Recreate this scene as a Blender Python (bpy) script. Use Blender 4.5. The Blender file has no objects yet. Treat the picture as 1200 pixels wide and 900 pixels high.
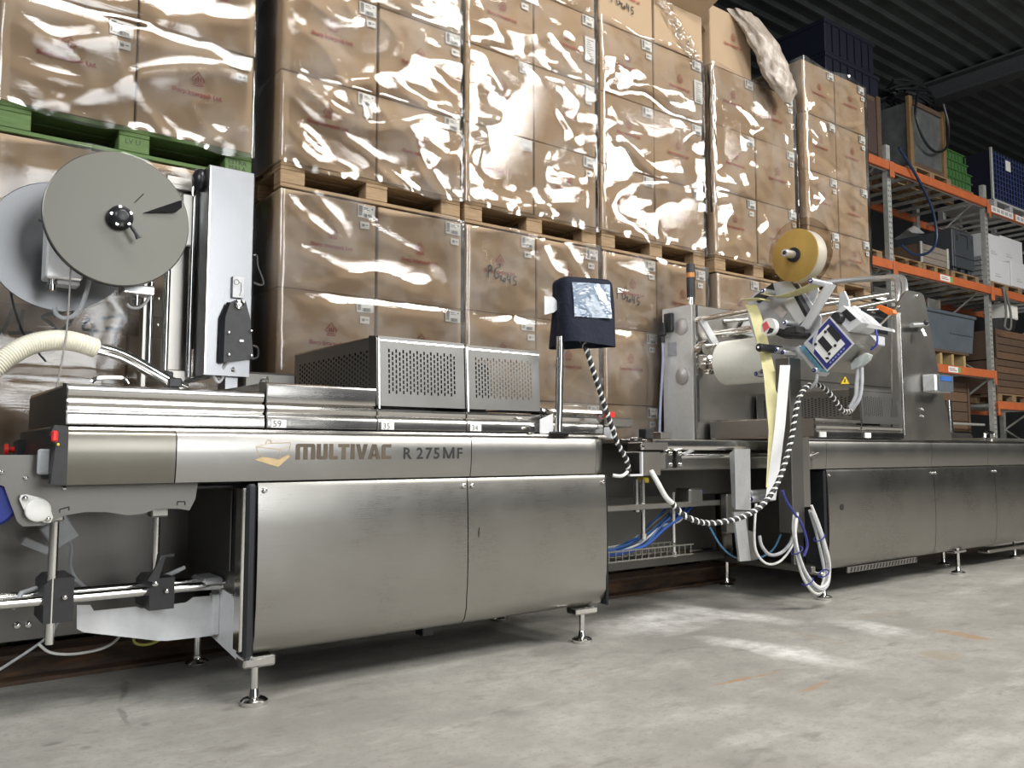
import bpy, bmesh, math, random
from mathutils import Vector, Matrix, noise
random.seed(7)
D = bpy.data; SC = bpy.context.scene; COL = SC.collection
R = math.radians

# ---------------------------------------------------------------- camera, world, lights, exposure
cam = D.objects.new('camera', D.cameras.new('camera')); COL.objects.link(cam)
cam.data.sensor_fit = 'HORIZONTAL'; cam.data.sensor_width = 36; cam.data.lens = 29.4
cam.data.clip_end = 100
cam.location = (0, 0, 0.937)
_y, _p = R(53.048), R(4.609)
cam.rotation_euler = Vector((math.cos(_y)*math.cos(_p), math.sin(_y)*math.cos(_p), math.sin(_p))).to_track_quat('-Z', 'Y').to_euler()
SC.camera = cam
w = D.worlds.new('hall_air'); SC.world = w; w.use_nodes = True
w.node_tree.nodes['Background'].inputs[0].default_value = (0.75, 0.78, 0.82, 1)
w.node_tree.nodes['Background'].inputs[1].default_value = 0.07
def area(name, loc, target, sx, sy, power, col=(1, 1, 1)):
    l = D.lights.new(name, 'AREA'); l.shape = 'RECTANGLE'; l.size = sx; l.size_y = sy
    l.energy = power; l.color = col
    o = D.objects.new(name, l); COL.objects.link(o); o.location = loc
    o.rotation_euler = (Vector(target)-Vector(loc)).to_track_quat('-Z', 'Y').to_euler()
    return o
# translucent roof strips over the aisle in front of the machine, an open gate opposite, and an added fill at the left
area('roof_skylight', (2.4, -.7, 7.3), (2.4, .3, 0), 3.0, 2.2, 500, (1, .98, .95))
area('roof_skylight', (8.2, -4.2, 7.3), (7.6, -2.6, 0), 2.6, 3.4, 1150, (1, .97, .92))
area('roof_skylight', (13.5, -4.2, 7.3), (12.6, -2.6, 0), 2.6, 3.4, 1150, (1, .97, .92))
area('left_fill_light', (-4.2, -1.2, 4.7), (4.3, 3.2, 1.4), 2.6, 2.6, 330, (.95, .98, 1))  # added fill from high left, brightens the label applicator
area('gate_window', (2.9, -6.5, 3.4), (2.9, 3, 3.4), 3.4, 4.2, 330, (.97, .99, 1))
SC.view_settings.view_transform = 'Standard'; SC.view_settings.look = 'None'
SC.view_settings.gamma = 1; SC.view_settings.use_curve_mapping = False
SC.view_settings.exposure = 0.0

# ---------------------------------------------------------------- mesh builder
WM = {}
class MB:
    def __init__(s): s.v = []; s.f = []; s.m = None
    def add(s, vs, fs):
        n = len(s.v)
        s.v += [tuple(s.m @ Vector(p)) for p in vs] if s.m else [tuple(p) for p in vs]
        s.f += [tuple(i+n for i in f) for f in fs]; return s
    def box(s, x0, x1, y0, y1, z0, z1, b=0.0):
        lo = (min(x0,x1), min(y0,y1), min(z0,z1)); hi = (max(x0,x1), max(y0,y1), max(z0,z1))
        if b <= 0:
            vs = [(x,y,z) for x in (lo[0],hi[0]) for y in (lo[1],hi[1]) for z in (lo[2],hi[2])]
            return s.add(vs, [(0,1,3,2),(4,6,7,5),(0,4,5,1),(2,3,7,6),(0,2,6,4),(1,5,7,3)])
        b = min(b, .45*min(hi[i]-lo[i] for i in range(3)))
        vs = []; cs = [(i,j,k) for i in (0,1) for j in (0,1) for k in (0,1)]; ix = {c:n for n,c in enumerate(cs)}
        for c in cs:
            for a in range(3):
                vs.append(tuple((lo[d] if c[d]==0 else hi[d]) + (0 if d==a else (b if c[d]==0 else -b)) for d in range(3)))
        fs = []
        for a in range(3):
            o1, o2 = [d for d in range(3) if d != a]
            for sg in (0,1):
                q = []
                for p, r in ((0,0),(1,0),(1,1),(0,1)):
                    c = [0,0,0]; c[a] = sg; c[o1] = p; c[o2] = r; q.append(ix[tuple(c)]*3+a)
                fs.append(tuple(q))
            for p in (0,1):
                for r in (0,1):
                    c = [0,0,0]; c[o1] = p; c[o2] = r; c1 = ix[tuple(c)]; c[a] = 1; c2 = ix[tuple(c)]
                    fs.append((c1*3+o1, c2*3+o1, c2*3+o2, c1*3+o2))
        for c in range(8): fs.append((c*3, c*3+1, c*3+2))
        return s.add(vs, fs)
    def tube(s, pts, r, n=8, closed=False, caps=True):
        pts = [Vector(p) for p in pts]; N = len(pts); rs = r if isinstance(r, (list, tuple)) else [r]*N
        def tan(i):
            a = pts[(i-1) % N] if (closed or i) else pts[i]; b = pts[(i+1) % N] if (closed or i < N-1) else pts[i]
            return (b-a).normalized()
        t = tan(0); u = t.orthogonal().normalized(); vs = []
        for i in range(N):
            t2 = tan(i); u = (u - t2*u.dot(t2)).normalized(); w_ = t2.cross(u)
            for k in range(n):
                a = 2*math.pi*k/n; vs.append(pts[i] + (u*math.cos(a) + w_*math.sin(a))*rs[i])
        fs = []
        for i in range(N if closed else N-1):
            j = (i+1) % N
            for k in range(n): fs.append((i*n+k, i*n+(k+1) % n, j*n+(k+1) % n, j*n+k))
        if caps and not closed: fs += [tuple(range(n)), tuple(range((N-1)*n, N*n))]
        return s.add(vs, fs)
    def cyl(s, a, b, r, n=16): return s.tube([a, b], r, n)
    def lathe(s, prof, o, ax, n=24):
        o = Vector(o); ax = Vector(ax).normalized(); u = ax.orthogonal().normalized(); w_ = ax.cross(u); vs = []
        for r, h in prof:
            for k in range(n):
                a = 2*math.pi*k/n; vs.append(o + ax*h + (u*math.cos(a)+w_*math.sin(a))*max(r, 1e-5))
        m = len(prof); fs = [(i*n+k, i*n+(k+1) % n, (i+1)*n+(k+1) % n, (i+1)*n+k) for i in range(m-1) for k in range(n)]
        fs += [tuple(range(n)), tuple(range((m-1)*n, m*n))]
        return s.add(vs, fs)
    def prism(s, poly, ax, a0, a1):
        def P(p, a): return (a, p[0], p[1]) if ax == 'x' else (p[0], a, p[1]) if ax == 'y' else (p[0], p[1], a)
        n = len(poly); vs = [P(p, a0) for p in poly] + [P(p, a1) for p in poly]
        return s.add(vs, [tuple(range(n)), tuple(range(n, 2*n))] + [(i, (i+1) % n, n+(i+1) % n, n+i) for i in range(n)])
    def sheet(s, pts, nrm, t):
        nrm = Vector(nrm).normalized()*t; n = len(pts); vs = [Vector(p) for p in pts] + [Vector(p)+nrm for p in pts]
        return s.add(vs, [tuple(range(n)), tuple(range(n, 2*n))] + [(i, (i+1) % n, n+(i+1) % n, n+i) for i in range(n)])
    def strip(s, pts, wv, t):
        """flat band of width vector wv along pts"""
        pts = [Vector(p) for p in pts]; wv = Vector(wv); vs = []
        for i, p in enumerate(pts):
            a = pts[max(i-1, 0)]; b = pts[min(i+1, len(pts)-1)]; nn = (b-a).cross(wv).normalized()*t/2
            vs += [p-wv/2-nn, p+wv/2-nn, p+wv/2+nn, p-wv/2+nn]
        fs = [(0,1,2,3), tuple(len(vs)-4+i for i in range(4))]
        for i in range(len(pts)-1):
            for k in range(4): fs.append((i*4+k, i*4+(k+1) % 4, (i+1)*4+(k+1) % 4, (i+1)*4+k))
        return s.add(vs, fs)
    def grid(s, fn, nu, nv, wrap=False):
        vs = [fn(i/nu, j/nv) for j in range(nv+1) for i in range(nu+(0 if wrap else 1))]; W = nu if wrap else nu+1
        return s.add(vs, [(j*W+i, j*W+(i+1) % W, (j+1)*W+(i+1) % W, (j+1)*W+i) for j in range(nv) for i in range(nu)])
    def ball(s, c, r, n=12, sc=(1,1,1)):
        c = Vector(c); m = n//2
        return s.grid(lambda u, v: c + Vector((math.cos(2*math.pi*u)*math.sin(math.pi*v)*r*sc[0], math.sin(2*math.pi*u)*math.sin(math.pi*v)*r*sc[1], math.cos(math.pi*v)*r*sc[2])), n, m, True)
    def mesh(s, name, mat, inv=None, ang=35, recalc=True):
        me = D.meshes.new(name)
        vs = [inv @ Vector(p) for p in s.v] if inv is not None else s.v
        me.from_pydata([tuple(p) for p in vs], [], s.f)
        if recalc:
            bm = bmesh.new(); bm.from_mesh(me); bmesh.ops.recalc_face_normals(bm, faces=bm.faces); bm.to_mesh(me); bm.free()
        me.polygons.foreach_set('use_smooth', [True]*len(me.polygons)); me.set_sharp_from_angle(angle=R(ang))
        me.materials.append(mat); return me
    def build(s, name, mat, parent=None, label=None, kind=None, ang=35, recalc=True, local=False):
        inv = None
        if parent is not None and not local: inv = WM[parent].inverted()
        o = D.objects.new(name, s.mesh(name, mat, inv, ang, recalc)); COL.objects.link(o)
        if parent is not None: o.parent = parent; WM[o] = WM.get(parent, Matrix.Identity(4))
        else: WM[o] = Matrix.Identity(4)
        if label: o['label'] = label
        if kind: o['kind'] = kind
        return o
def thing(name, label, cat, loc=(0,0,0), rz=0, group=None):
    o = D.objects.new(name, None); COL.objects.link(o); o.empty_display_size = .1
    o.location = loc; o.rotation_euler = (0, 0, rz); WM[o] = Matrix.Translation(loc) @ Matrix.Rotation(rz, 4, 'Z')
    o['label'] = label; o['category'] = cat
    if group: o['group'] = group
    return o
def solo(mb, name, mat, label, cat, loc, group=None, **k):
    """a thing that is one mesh, with its origin at loc; mesh given in world coordinates"""
    M = Matrix.Translation(loc)
    o = D.objects.new(name, mb.mesh(name, mat, M.inverted(), **k)); COL.objects.link(o); o.location = loc; WM[o] = M
    o['label'] = label; o['category'] = cat
    if group: o['group'] = group
    return o
def struct(name, mb, mat, **k):
    o = mb.build(name, mat, **k); o['kind'] = 'structure'; return o
def part_copy(src, parent, loc=(0,0,0), rot=None):
    c = src.copy(); COL.objects.link(c); c.parent = parent; c.location = loc
    if rot: c.rotation_euler = rot
    WM[c] = WM[parent]; return c
def dup(root, loc, rz=None, label=None, group=None):
    def cp(o, par):
        c = o.copy(); COL.objects.link(c)
        if par is not None: c.parent = par
        for ch in o.children: cp(ch, c)
        return c
    r = cp(root, None); r.location = loc
    if rz is not None: r.rotation_euler = (0, 0, rz)
    if label: r['label'] = label
    if group: r['group'] = group
    WM[r] = Matrix.Translation(loc) @ Matrix.Rotation(r.rotation_euler.z, 4, 'Z')
    return r
def smooth(pts, k=6):
    """Catmull-Rom through points"""
    P = [Vector(p) for p in pts]; out = []
    for i in range(len(P)-1):
        a = P[max(i-1,0)]; b = P[i]; c = P[i+1]; d = P[min(i+2,len(P)-1)]
        for j in range(k):
            t = j/k; out.append(.5*((2*b)+(c-a)*t+(2*a-5*b+4*c-d)*t*t+(3*b-a-3*c+d)*t**3))
    out.append(P[-1]); return out
def text_mb(txt, size, o, ux, uz, off=0.0, mb=None, squash=1.0, shear=0.0, bold=0.0):
    """flat lettering: o lower-left corner, ux/uz axes"""
    cu = D.curves.new('t', 'FONT'); cu.body = txt; cu.size = size; cu.resolution_u = 2; cu.shear = shear; cu.offset = bold
    ob = D.objects.new('t', cu); COL.objects.link(ob); dg = bpy.context.evaluated_depsgraph_get()
    me = D.meshes.new_from_object(ob.evaluated_get(dg)); mb = mb or MB()
    o = Vector(o); ux = Vector(ux); uz = Vector(uz); nn = ux.cross(uz)
    mb.add([o+ux*v.co.x*squash+uz*v.co.y+nn*off for v in me.vertices], [tuple(p.vertices) for p in me.polygons])
    D.objects.remove(ob); D.curves.remove(cu); D.meshes.remove(me); return mb

# ---------------------------------------------------------------- materials
class NT:
    def __init__(s, name):
        s.mat = D.materials.new(name); s.mat.use_nodes = True; s.t = s.mat.node_tree; s.N = s.t.nodes
        s.b = s.N['Principled BSDF']; s.out = s.N['Material Output']
    def n(s, typ, ins=None, **k):
        x = s.N.new(typ)
        for a, b in k.items(): setattr(x, a, b)
        for a, b in (ins or {}).items():
            if hasattr(b, 'is_output'): s.t.links.new(b, x.inputs[a])
            else: x.inputs[a].default_value = b
        return x
    def ln(s, a, b): s.t.links.new(a, b)
    def coord(s, scale=(1,1,1), space='Object'):
        tc = s.n('ShaderNodeTexCoord'); mp = s.n('ShaderNodeMapping', {'Vector': tc.outputs[space], 'Scale': scale}); return mp.outputs[0]
    def noise(s, vec, scale, detail=4, rough=.55): return s.n('ShaderNodeTexNoise', {'Vector': vec, 'Scale': scale, 'Detail': detail, 'Roughness': rough}).outputs['Fac']
    def ramp(s, fac, stops):
        r = s.n('ShaderNodeValToRGB', {'Fac': fac}); e = r.color_ramp.elements
        while len(e) < len(stops): e.new(.5)
        for i, (p, c) in enumerate(stops): e[i].position = p; e[i].color = tuple(c)+(1,) if len(c) == 3 else c
        return r.outputs['Color']
    def mix(s, fac, a, b, mode='MIX'):
        x = s.n('ShaderNodeMix', data_type='RGBA', blend_type=mode)
        for k, v in ((0, fac), (6, a), (7, b)):
            if hasattr(v, 'is_output'): s.ln(v, x.inputs[k])
            else: x.inputs[k].default_value = v if k == 0 else (tuple(v)+(1,) if len(v) == 3 else v)
        return x.outputs[2]
    def math(s, op, a, b=0.0):
        x = s.n('ShaderNodeMath', operation=op)
        for k, v in ((0, a), (1, b)):
            if hasattr(v, 'is_output'): s.ln(v, x.inputs[k])
            else: x.inputs[k].default_value = v
        return x.outputs[0]
    def set(s, **k):
        for a, v in k.items():
            a = {'col': 'Base Color', 'rough': 'Roughness', 'metal': 'Metallic', 'spec': 'Specular IOR Level', 'coat': 'Coat Weight', 'alpha': 'Alpha', 'trans': 'Transmission Weight'}.get(a, a)
            if hasattr(v, 'is_output'): s.ln(v, s.b.inputs[a])
            else: s.b.inputs[a].default_value = tuple(v)+(1,) if isinstance(v, tuple) and len(v) == 3 else v
        return s
    def bump(s, h, strength=.2, dist=.01):
        b = s.n('ShaderNodeBump', {'Height': h, 'Strength': strength, 'Distance': dist}); s.ln(b.outputs[0], s.b.inputs['Normal']); return s
def plain(name, col, rough=.5, metal=0.0, var=.12, spec=.5, scale=30, bump=0):
    m = NT(name); v = m.coord(); f = m.noise(v, scale, 3)
    d = tuple(c*(1-var) for c in col); l = tuple(min(c*(1+var), 1) for c in col)
    m.set(col=m.ramp(f, [(.3, d), (.7, l)]), rough=rough, metal=metal, spec=spec)
    if bump: m.bump(f, bump, .002)
    return m.mat
def steel(name, col=(.60,.585,.55), rough=.3, brush=(2,2,120), smear=.06, stain=.10, bump=.05):
    """brushed stainless sheet: fine grain along one direction, cloudy wear"""
    m = NT(name); v = m.coord(brush); g = m.noise(v, 6, 5, .7)
    c2 = m.coord(); cl = m.noise(c2, 3.2, 5, .6)
    a = tuple(c*(1-stain) for c in col); b = tuple(min(1, c*(1+stain)) for c in col)
    base = m.mix(.5, m.ramp(g, [(.25, a), (.75, b)]), m.ramp(cl, [(.3, a), (.7, b)]))
    r = m.math('ADD', m.math('MULTIPLY', g, smear*2), m.math('ADD', m.math('MULTIPLY', cl, smear*2), rough-2*smear))
    m.set(col=base, rough=r, metal=1.0); m.bump(g, bump, .002); return m.mat
S_PANEL = steel('brushed_steel_panel', (.335,.325,.302), .29, (1,1,90))
S_END = plain('lit_end_sheet', (.58,.58,.57), .40, .35, .04)  # paler than the housing: light from the left is put into this colour
S_PERF = steel('perforated_sheet', (.25,.247,.238), .40, (60,60,60))
S_PLATE2 = steel('dull_fascia_sheet', (.19,.18,.155), .33, (1.5,60,110))
S_FASCIA = steel('brushed_steel_fascia', (.36,.352,.335), .32, (1.5,60,110))
S_HOOD = steel('brushed_steel_hood', (.60,.585,.56), .17, (1.5,70,90), bump=.015)
S_DARK = steel('dark_steel_inner', (.16,.155,.145), .38, (60,60,2))  # inner steel darkened: the dim hall it mirrors is put into the colour
S_SIDE = steel('grey_side_sheet', (.20,.195,.18), .42, (70,70,2))  # side plate's dark hall reflection is put into this base tone
S_PLATE = steel('satin_steel_plate', (.36,.345,.32), .36, (70,70,2))
S_ROD = plain('polished_steel_rod', (.72,.71,.69), .14, 1.0, .04)
S_COL = steel('brushed_steel_column', (.27,.275,.285), .30, (90,90,1.5))
ALU = plain('anodised_aluminium', (.66,.67,.68), .38, 0.85, .05)
ALU_L = plain('pale_grey_plate', (.62,.63,.64), .45, .15, .05)
BLACK = plain('black_plastic', (.018,.018,.02), .42, 0, .2)
RUBBER = plain('black_rubber', (.012,.013,.016), .35, 0, .2)
WHITEP = plain('white_plastic', (.82,.81,.77), .35, 0, .03)
GREYP = plain('grey_plastic', (.42,.43,.44), .5, 0, .06)
GALV = plain('galvanised_steel', (.54,.55,.52), .5, .55, .14, scale=14)
ORANGE = plain('orange_rack_paint', (.52,.135,.045), .5, 0, .12, scale=6)
RED = plain('red_plastic', (.65,.025,.02), .35)
YEL = plain('yellow_sign', (.75,.55,.03), .45)
NAVY_INK = plain('navy_print', (.03,.035,.19), .4)
INK = plain('black_ink', (.012,.012,.012), .6)
REDINK = plain('red_carton_print', (.33,.045,.035), .75, 0, .2)
BROWNINK = plain('bronze_print', (.10,.078,.055), .45, .3, .25, scale=9)
PAPER = plain('white_label_paper', (.80,.80,.78), .6, 0, .03)
BLUE = plain('blue_hose', (.012,.055,.25), .4)
BLUEBELT = plain('blue_belt', (.015,.03,.22), .5)
WHITECBL = plain('white_cable', (.62,.61,.58), .45)
GREYCBL = plain('grey_cable', (.36,.37,.38), .5)
GREENP = plain('green_crate_plastic', (.05,.14,.04), .5)
DKBLUE = plain('dark_blue_plastic', (.006,.008,.020), .5)
YPAPER = plain('yellow_backing_paper', (.72,.66,.34), .55, 0, .04)
LABELW = plain('white_label_web', (.74,.74,.73), .5, 0, .03)
def wood(name, a, b, rough=.75):
    m = NT(name); g = m.noise(m.coord((2,18,18)), 4, 6, .6); k = m.noise(m.coord((1,1,1)), 5, 3)
    oi = m.n('ShaderNodeObjectInfo').outputs['Random']
    c = m.mix(m.math('MULTIPLY', k, .5), m.ramp(g, [(.3, a), (.7, b)]), tuple(x*.55 for x in a))
    c = m.mix(m.math('MULTIPLY', oi, .3), c, tuple(x*.5 for x in b))
    m.set(col=c, rough=rough).bump(g, .25, .004); return m.mat
WOOD = wood('pallet_wood', (.25,.16,.085), (.42,.29,.16))
WOOD_G = wood('green_painted_wood', (.07,.13,.035), (.125,.21,.065))
WOOD_D = wood('dark_old_wood', (.085,.052,.034), (.16,.10,.065))
WOOD_Y = wood('pale_new_wood', (.42,.30,.13), (.58,.43,.20))
def cardboard():
    m = NT('cardboard'); v = m.coord((1,1,1)); oi = m.n('ShaderNodeObjectInfo').outputs['Random']
    fl = m.noise(m.coord((140,140,2)), 3, 2); bl = m.noise(v, 4, 4)
    c = m.mix(bl, (.40,.288,.185), (.47,.345,.225)); c = m.mix(m.math('MULTIPLY', oi, .35), c, (.36,.255,.16))
    m.set(col=c, rough=.72, spec=.25).bump(fl, .05, .002); return m.mat
CARD = cardboard()
TAPE = plain('packing_tape', (.28,.18,.10), .22, 0, .05)
def film():
    m = NT('stretch_film'); m.N.remove(m.b)
    tr = m.n('ShaderNodeBsdfTransparent', {'Color': (.97,.965,.95,1)})
    v = m.coord((1,1,1)); st = m.coord((.8,.8,7)); w1 = m.noise(st, 9, 5, .6); w2 = m.noise(v, 26, 3)
    mp = m.N.new('ShaderNodeMapping'); m.ln(m.n('ShaderNodeTexCoord').outputs['Object'], mp.inputs[0]); mp.inputs['Rotation'].default_value = (0, .35, 0); mp.inputs['Scale'].default_value = (1.2, 1.2, 30)
    w3 = m.noise(mp.outputs[0], 5, 4, .65)
    bp = m.n('ShaderNodeBump', {'Height': m.math('ADD', m.math('ADD', m.math('MULTIPLY', w1, .6), m.math('MULTIPLY', w2, .2)), m.math('MULTIPLY', w3, .9)), 'Strength': .07, 'Distance': .006})
    gl = m.n('ShaderNodeBsdfGlossy', {'Color': (1,1,1,1), 'Roughness': .025, 'Normal': bp.outputs[0]})
    df = m.n('ShaderNodeBsdfDiffuse', {'Color': (.85,.83,.80,1)})
    fr = m.n('ShaderNodeFresnel', {'IOR': 1.5, 'Normal': bp.outputs[0]})
    hz = m.ramp(m.noise(v, 2.3, 4, .6), [(.46, (.015,)*3), (.68, (.16,)*3)])
    hz2 = m.ramp(w3, [(.62, (0,)*3), (.85, (.25,)*3)])
    hza = m.math('MINIMUM', m.math('ADD', hz, hz2), .5)
    mx = m.n('ShaderNodeMixShader'); m.ln(hza, mx.inputs[0]); m.ln(tr.outputs[0], mx.inputs[1]); m.ln(df.outputs[0], mx.inputs[2])
    m2 = m.n('ShaderNodeMixShader'); m.ln(m.math('MINIMUM', m.math('MULTIPLY', fr.outputs[0], 1.9), 1.0), m2.inputs[0]); m.ln(mx.outputs[0], m2.inputs[1]); m.ln(gl.outputs[0], m2.inputs[2])
    m.ln(m2.outputs[0], m.out.inputs[0]); return m.mat
FILM = film()
def concrete():
    m = NT('concrete_floor'); v = m.coord((1,1,1)); 
    a = m.noise(v, 1.1, 6, .6); b = m.noise(v, 6, 8, .65); c = m.noise(m.coord((.5,1.6,1)), 2.2, 5, .6); sp = m.noise(v, 60, 3)
    base = m.mix(b, (.20,.193,.175), (.42,.408,.37))
    base = m.mix(m.ramp(a, [(.42,(0,)*3),(.62,(.8,)*3)]), base, (.215,.205,.185))
    base = m.mix(m.ramp(c, [(.56,(0,)*3),(.70,(.55,)*3)]), base, (.48,.465,.43))
    dk = m.noise(m.coord((.9,2.2,1)), 3.4, 7, .7)
    base = m.mix(m.ramp(dk, [(.56,(0,)*3),(.68,(.65,)*3)]), base, (.14,.13,.115))
    base = m.mix(m.ramp(sp, [(.58,(0,)*3),(.70,(.55,)*3)]), base, (.17,.158,.14))
    fine = m.noise(m.coord((1,1.4,1)), 17, 7, .72); base = m.mix(m.ramp(fine, [(.30,(.55,)*3),(.52,(0,)*3)]), base, (.19,.18,.16))
    wv = m.n('ShaderNodeTexNoise', {'Vector': v, 'Scale': 2.6, 'Detail': 7, 'Roughness': .68}).outputs['Color']
    vv = m.n('ShaderNodeVectorMath', {0: v, 1: m.n('ShaderNodeVectorMath', {0: wv, 1: (-.5,-.5,-.5)}, operation='ADD').outputs[0]}, operation='ADD')
    wsc = m.n('ShaderNodeVectorMath', operation='SCALE'); m.ln(vv.inputs[1].links[0].from_socket, wsc.inputs[0])
    wsc.inputs['Scale'].default_value = .5; vv2 = m.n('ShaderNodeVectorMath', {0: v, 1: wsc.outputs[0]}, operation='ADD').outputs[0]
    wsm = m.n('ShaderNodeVectorMath', operation='SCALE'); m.ln(vv.inputs[1].links[0].from_socket, wsm.inputs[0]); wsm.inputs['Scale'].default_value = .10
    vv3 = m.n('ShaderNodeVectorMath', {0: v, 1: wsm.outputs[0]}, operation='ADD').outputs[0]
    brk = m.noise(v, 9, 6, .7)
    def stain(base, p0, p1, wd, col, k, src, soft=.5):
        dx, dy = p1[0]-p0[0], p1[1]-p0[1]; L = math.hypot(dx, dy)/2
        mp = m.n('ShaderNodeMapping', {'Vector': src, 'Location': ((p0[0]+p1[0])/2, (p0[1]+p1[1])/2, 0), 'Rotation': (0, 0, math.atan2(dy, dx)), 'Scale': (L, wd, 1)}, vector_type='TEXTURE')
        ln_ = m.n('ShaderNodeVectorMath', {0: mp.outputs[0]}, operation='LENGTH').outputs['Value']
        f = m.ramp(ln_, [(soft, (k,)*3), (1.0, (0,)*3)]); f = m.math('MULTIPLY', f, m.ramp(brk, [(.36, (.25,)*3), (.58, (1,)*3)]))
        return m.mix(f, base, col)
    WHT = (.70,.69,.665); RST = (.30,.19,.105); TN = (.27,.225,.165); OIL = (.12,.11,.10)
    for p0, p1, wd, col, k, src, so in STAINS: base = stain(base, p0, p1, wd, {'W': WHT, 'R': RST, 'T': TN, 'O': OIL}[col], k, vv2 if src else vv3, so)
    m.set(col=base, rough=m.ramp(a, [(.3,(.46,)*3),(.7,(.62,)*3)]), spec=.4).bump(b, .12, .004); return m.mat
STAINS = [((2.931, 3.244, -0.000),(4.111, 3.392, 0.000),.30,'W',.75,1,.2),((3.863, 3.722, -0.000),(4.055, 2.658, 0.000),.16,'W',.75,1,.2),((3.313, 2.957, -0.000),(3.518, 2.019, 0.000),.17,'W',.85,1,.25),((4.325, 2.833, 0.000),(4.255, 2.080, 0.000),.2,'W',.6,1,.2),
  ((2.638, 2.270, 0.000),(3.143, 2.231, 0.000),.018,'R',1,0,.6),((2.854, 2.005, 0.000),(3.173, 2.039, -0.000),.022,'R',.9,0,.5),((4.490, 2.304, 0.000),(4.451, 1.886, 0.000),.07,'R',.8,0,.5),((4.291, 2.679, -0.000),(4.957, 2.617, 0.000),.05,'T',.6,0,.4),((3.873, 2.768, 0.000),(3.752, 2.236, 0.000),.06,'T',.6,0,.4),
  ((3.928, 2.061, 0.000),(3.986, 1.856, 0.000),.12,'T',.8,0,.6),((2.304, 3.063, 0.000),(2.925, 3.175, 0.000),.18,'O',.5,1,.2),((0.787, 3.739, 0.000),(0.936, 3.258, 0.000),.10,'O',.5,1,.3),((0.575, 3.748, 0.000),(0.722, 3.726, 0.000),.07,'O',.5,0,.3),
  ((0.864, 3.842, 0.000),(0.755, 3.421, 0.000),.018,'O',.85,0,.5),((0.755, 3.421, 0.000),(0.719, 3.134, 0.000),.014,'O',.8,0,.5),((1.011, 3.101, 0.000),(1.094, 3.166, 0.000),.03,'O',.6,0,.3),((0.447, 3.110, 0.000),(0.521, 3.114, 0.000),.022,'O',.7,0,.4),((0.526, 2.994, 0.000),(0.578, 3.012, 0.000),.02,'O',.6,0,.4),((0.747, 3.136, 0.000),(0.798, 3.143, 0.000),.025,'O',.6,0,.4),((2.206, 2.702, 0.000),(2.768, 2.620, 0.000),.02,'T',.5,0,.4)]
FLOOR = concrete()
def rust():
    m = NT('rusty_beam'); n = m.noise(m.coord((1,4,4)), 5, 7, .65)
    m.set(col=m.ramp(n, [(.35,(.035,.027,.022)),(.55,(.075,.045,.028)),(.75,(.17,.08,.035))]), rough=.7, spec=.3).bump(n, .3, .006); return m.mat
RUST = rust()
ROOF = plain('grey_roof_sheet', (.085,.098,.10), .45, .4, .2, scale=3)
ROOFBEAM = plain('roof_beam_paint', (.06,.066,.07), .6, 0, .15)
WALLM = plain('hall_wall_sheet', (.05,.053,.056), .6, 0, .15, scale=3)

# ---------------------------------------------------------------- the setting
struct('floor', MB().box(-8, 26, -9, 12, -.1, 0), FLOOR)
mb = MB(); n = 150; pr = []
y = -9.0
while y < 12:                                       # trapezoid corrugation, ribs along the hall
    pr += [(y, 7.55), (y+.16, 7.55), (y+.20, 7.50), (y+.24, 7.50)] ; y += .28
pr2 = [(a, b) for a, b in pr] + [(12.1, 7.55), (12.1, 7.62), (-9, 7.62)]
mb.prism(pr2, 'x', -8, 26); struct('ceiling', mb, ROOF)
mb = MB()
for x in (14.73,):                                # steel roof girder across the hall
    mb = MB(); mb.box(x-.16, x+.16, -9, 10.5, 7.14, 7.17).box(x-.01, x+.01, -9, 10.5, 7.17, 7.47).box(x-.16, x+.16, -9, 12, 7.46, 7.495)
    if x > 10: struct('trim_1', mb, ROOFBEAM)
struct('wall_back', MB().box(-8, 26, 10.5, 10.7, 0, 7.5), WALLM)
struct('wall_right', MB().box(25.8, 26, -9, 10.5, 0, 7.5), WALLM)

# rusty steel beam lying on the floor behind the machine
mb = MB(); mb.box(-.5, 5.0, 3.95, 4.13, 0, .018).box(-.5, 5.0, 4.03, 4.045, .018, .105).box(-.5, 5.0, 3.95, 4.13, .105, .122)
solo(mb, 'steel_beam', RUST, 'rusty brown steel beam lying on the floor behind the left machine', 'beam', (2.2, 4.04, 0))

# ---------------------------------------------------------------- pallets
def make_pallet(label, wood_m, depth=.8):
    t = thing('pallet', label, 'pallet', (0,0,0))
    for i in range(5):
        y0 = i*(depth-.12)/4; MB().box(-.6, .6, y0, y0+(.14 if i in (0,4) else .11), .122, .144, .003).build('top_board', wood_m, t)
    for x in (-.6, -.0725, .455): MB().box(x, x+.145, 0, depth, .10, .1215, .003).build('cross_board', wood_m, t)
    for x in (-.6, -.0725, .455):
        for yy in (0.0, depth/2-.05, depth-.1): MB().box(x, x+.145, yy, yy+.1, .022, .0995, .004).build('block', wood_m, t)
    for yy in (0.0, depth/2-.05, depth-.1): MB().box(-.6, .6, yy, yy+.1, 0, .0215, .003).build('bottom_board', wood_m, t)
    return t
ORD = ['', 'first', 'second', 'third', 'fourth', 'fifth', 'sixth']
YB = 4.42
pal0 = None; palg = None
def pallet(x, z, col, load, green=False, y=YB, sx=1.0):
    t = pallet_(x, z, col, load, green, y); t.scale = (sx, 1, 1); return t
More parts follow.
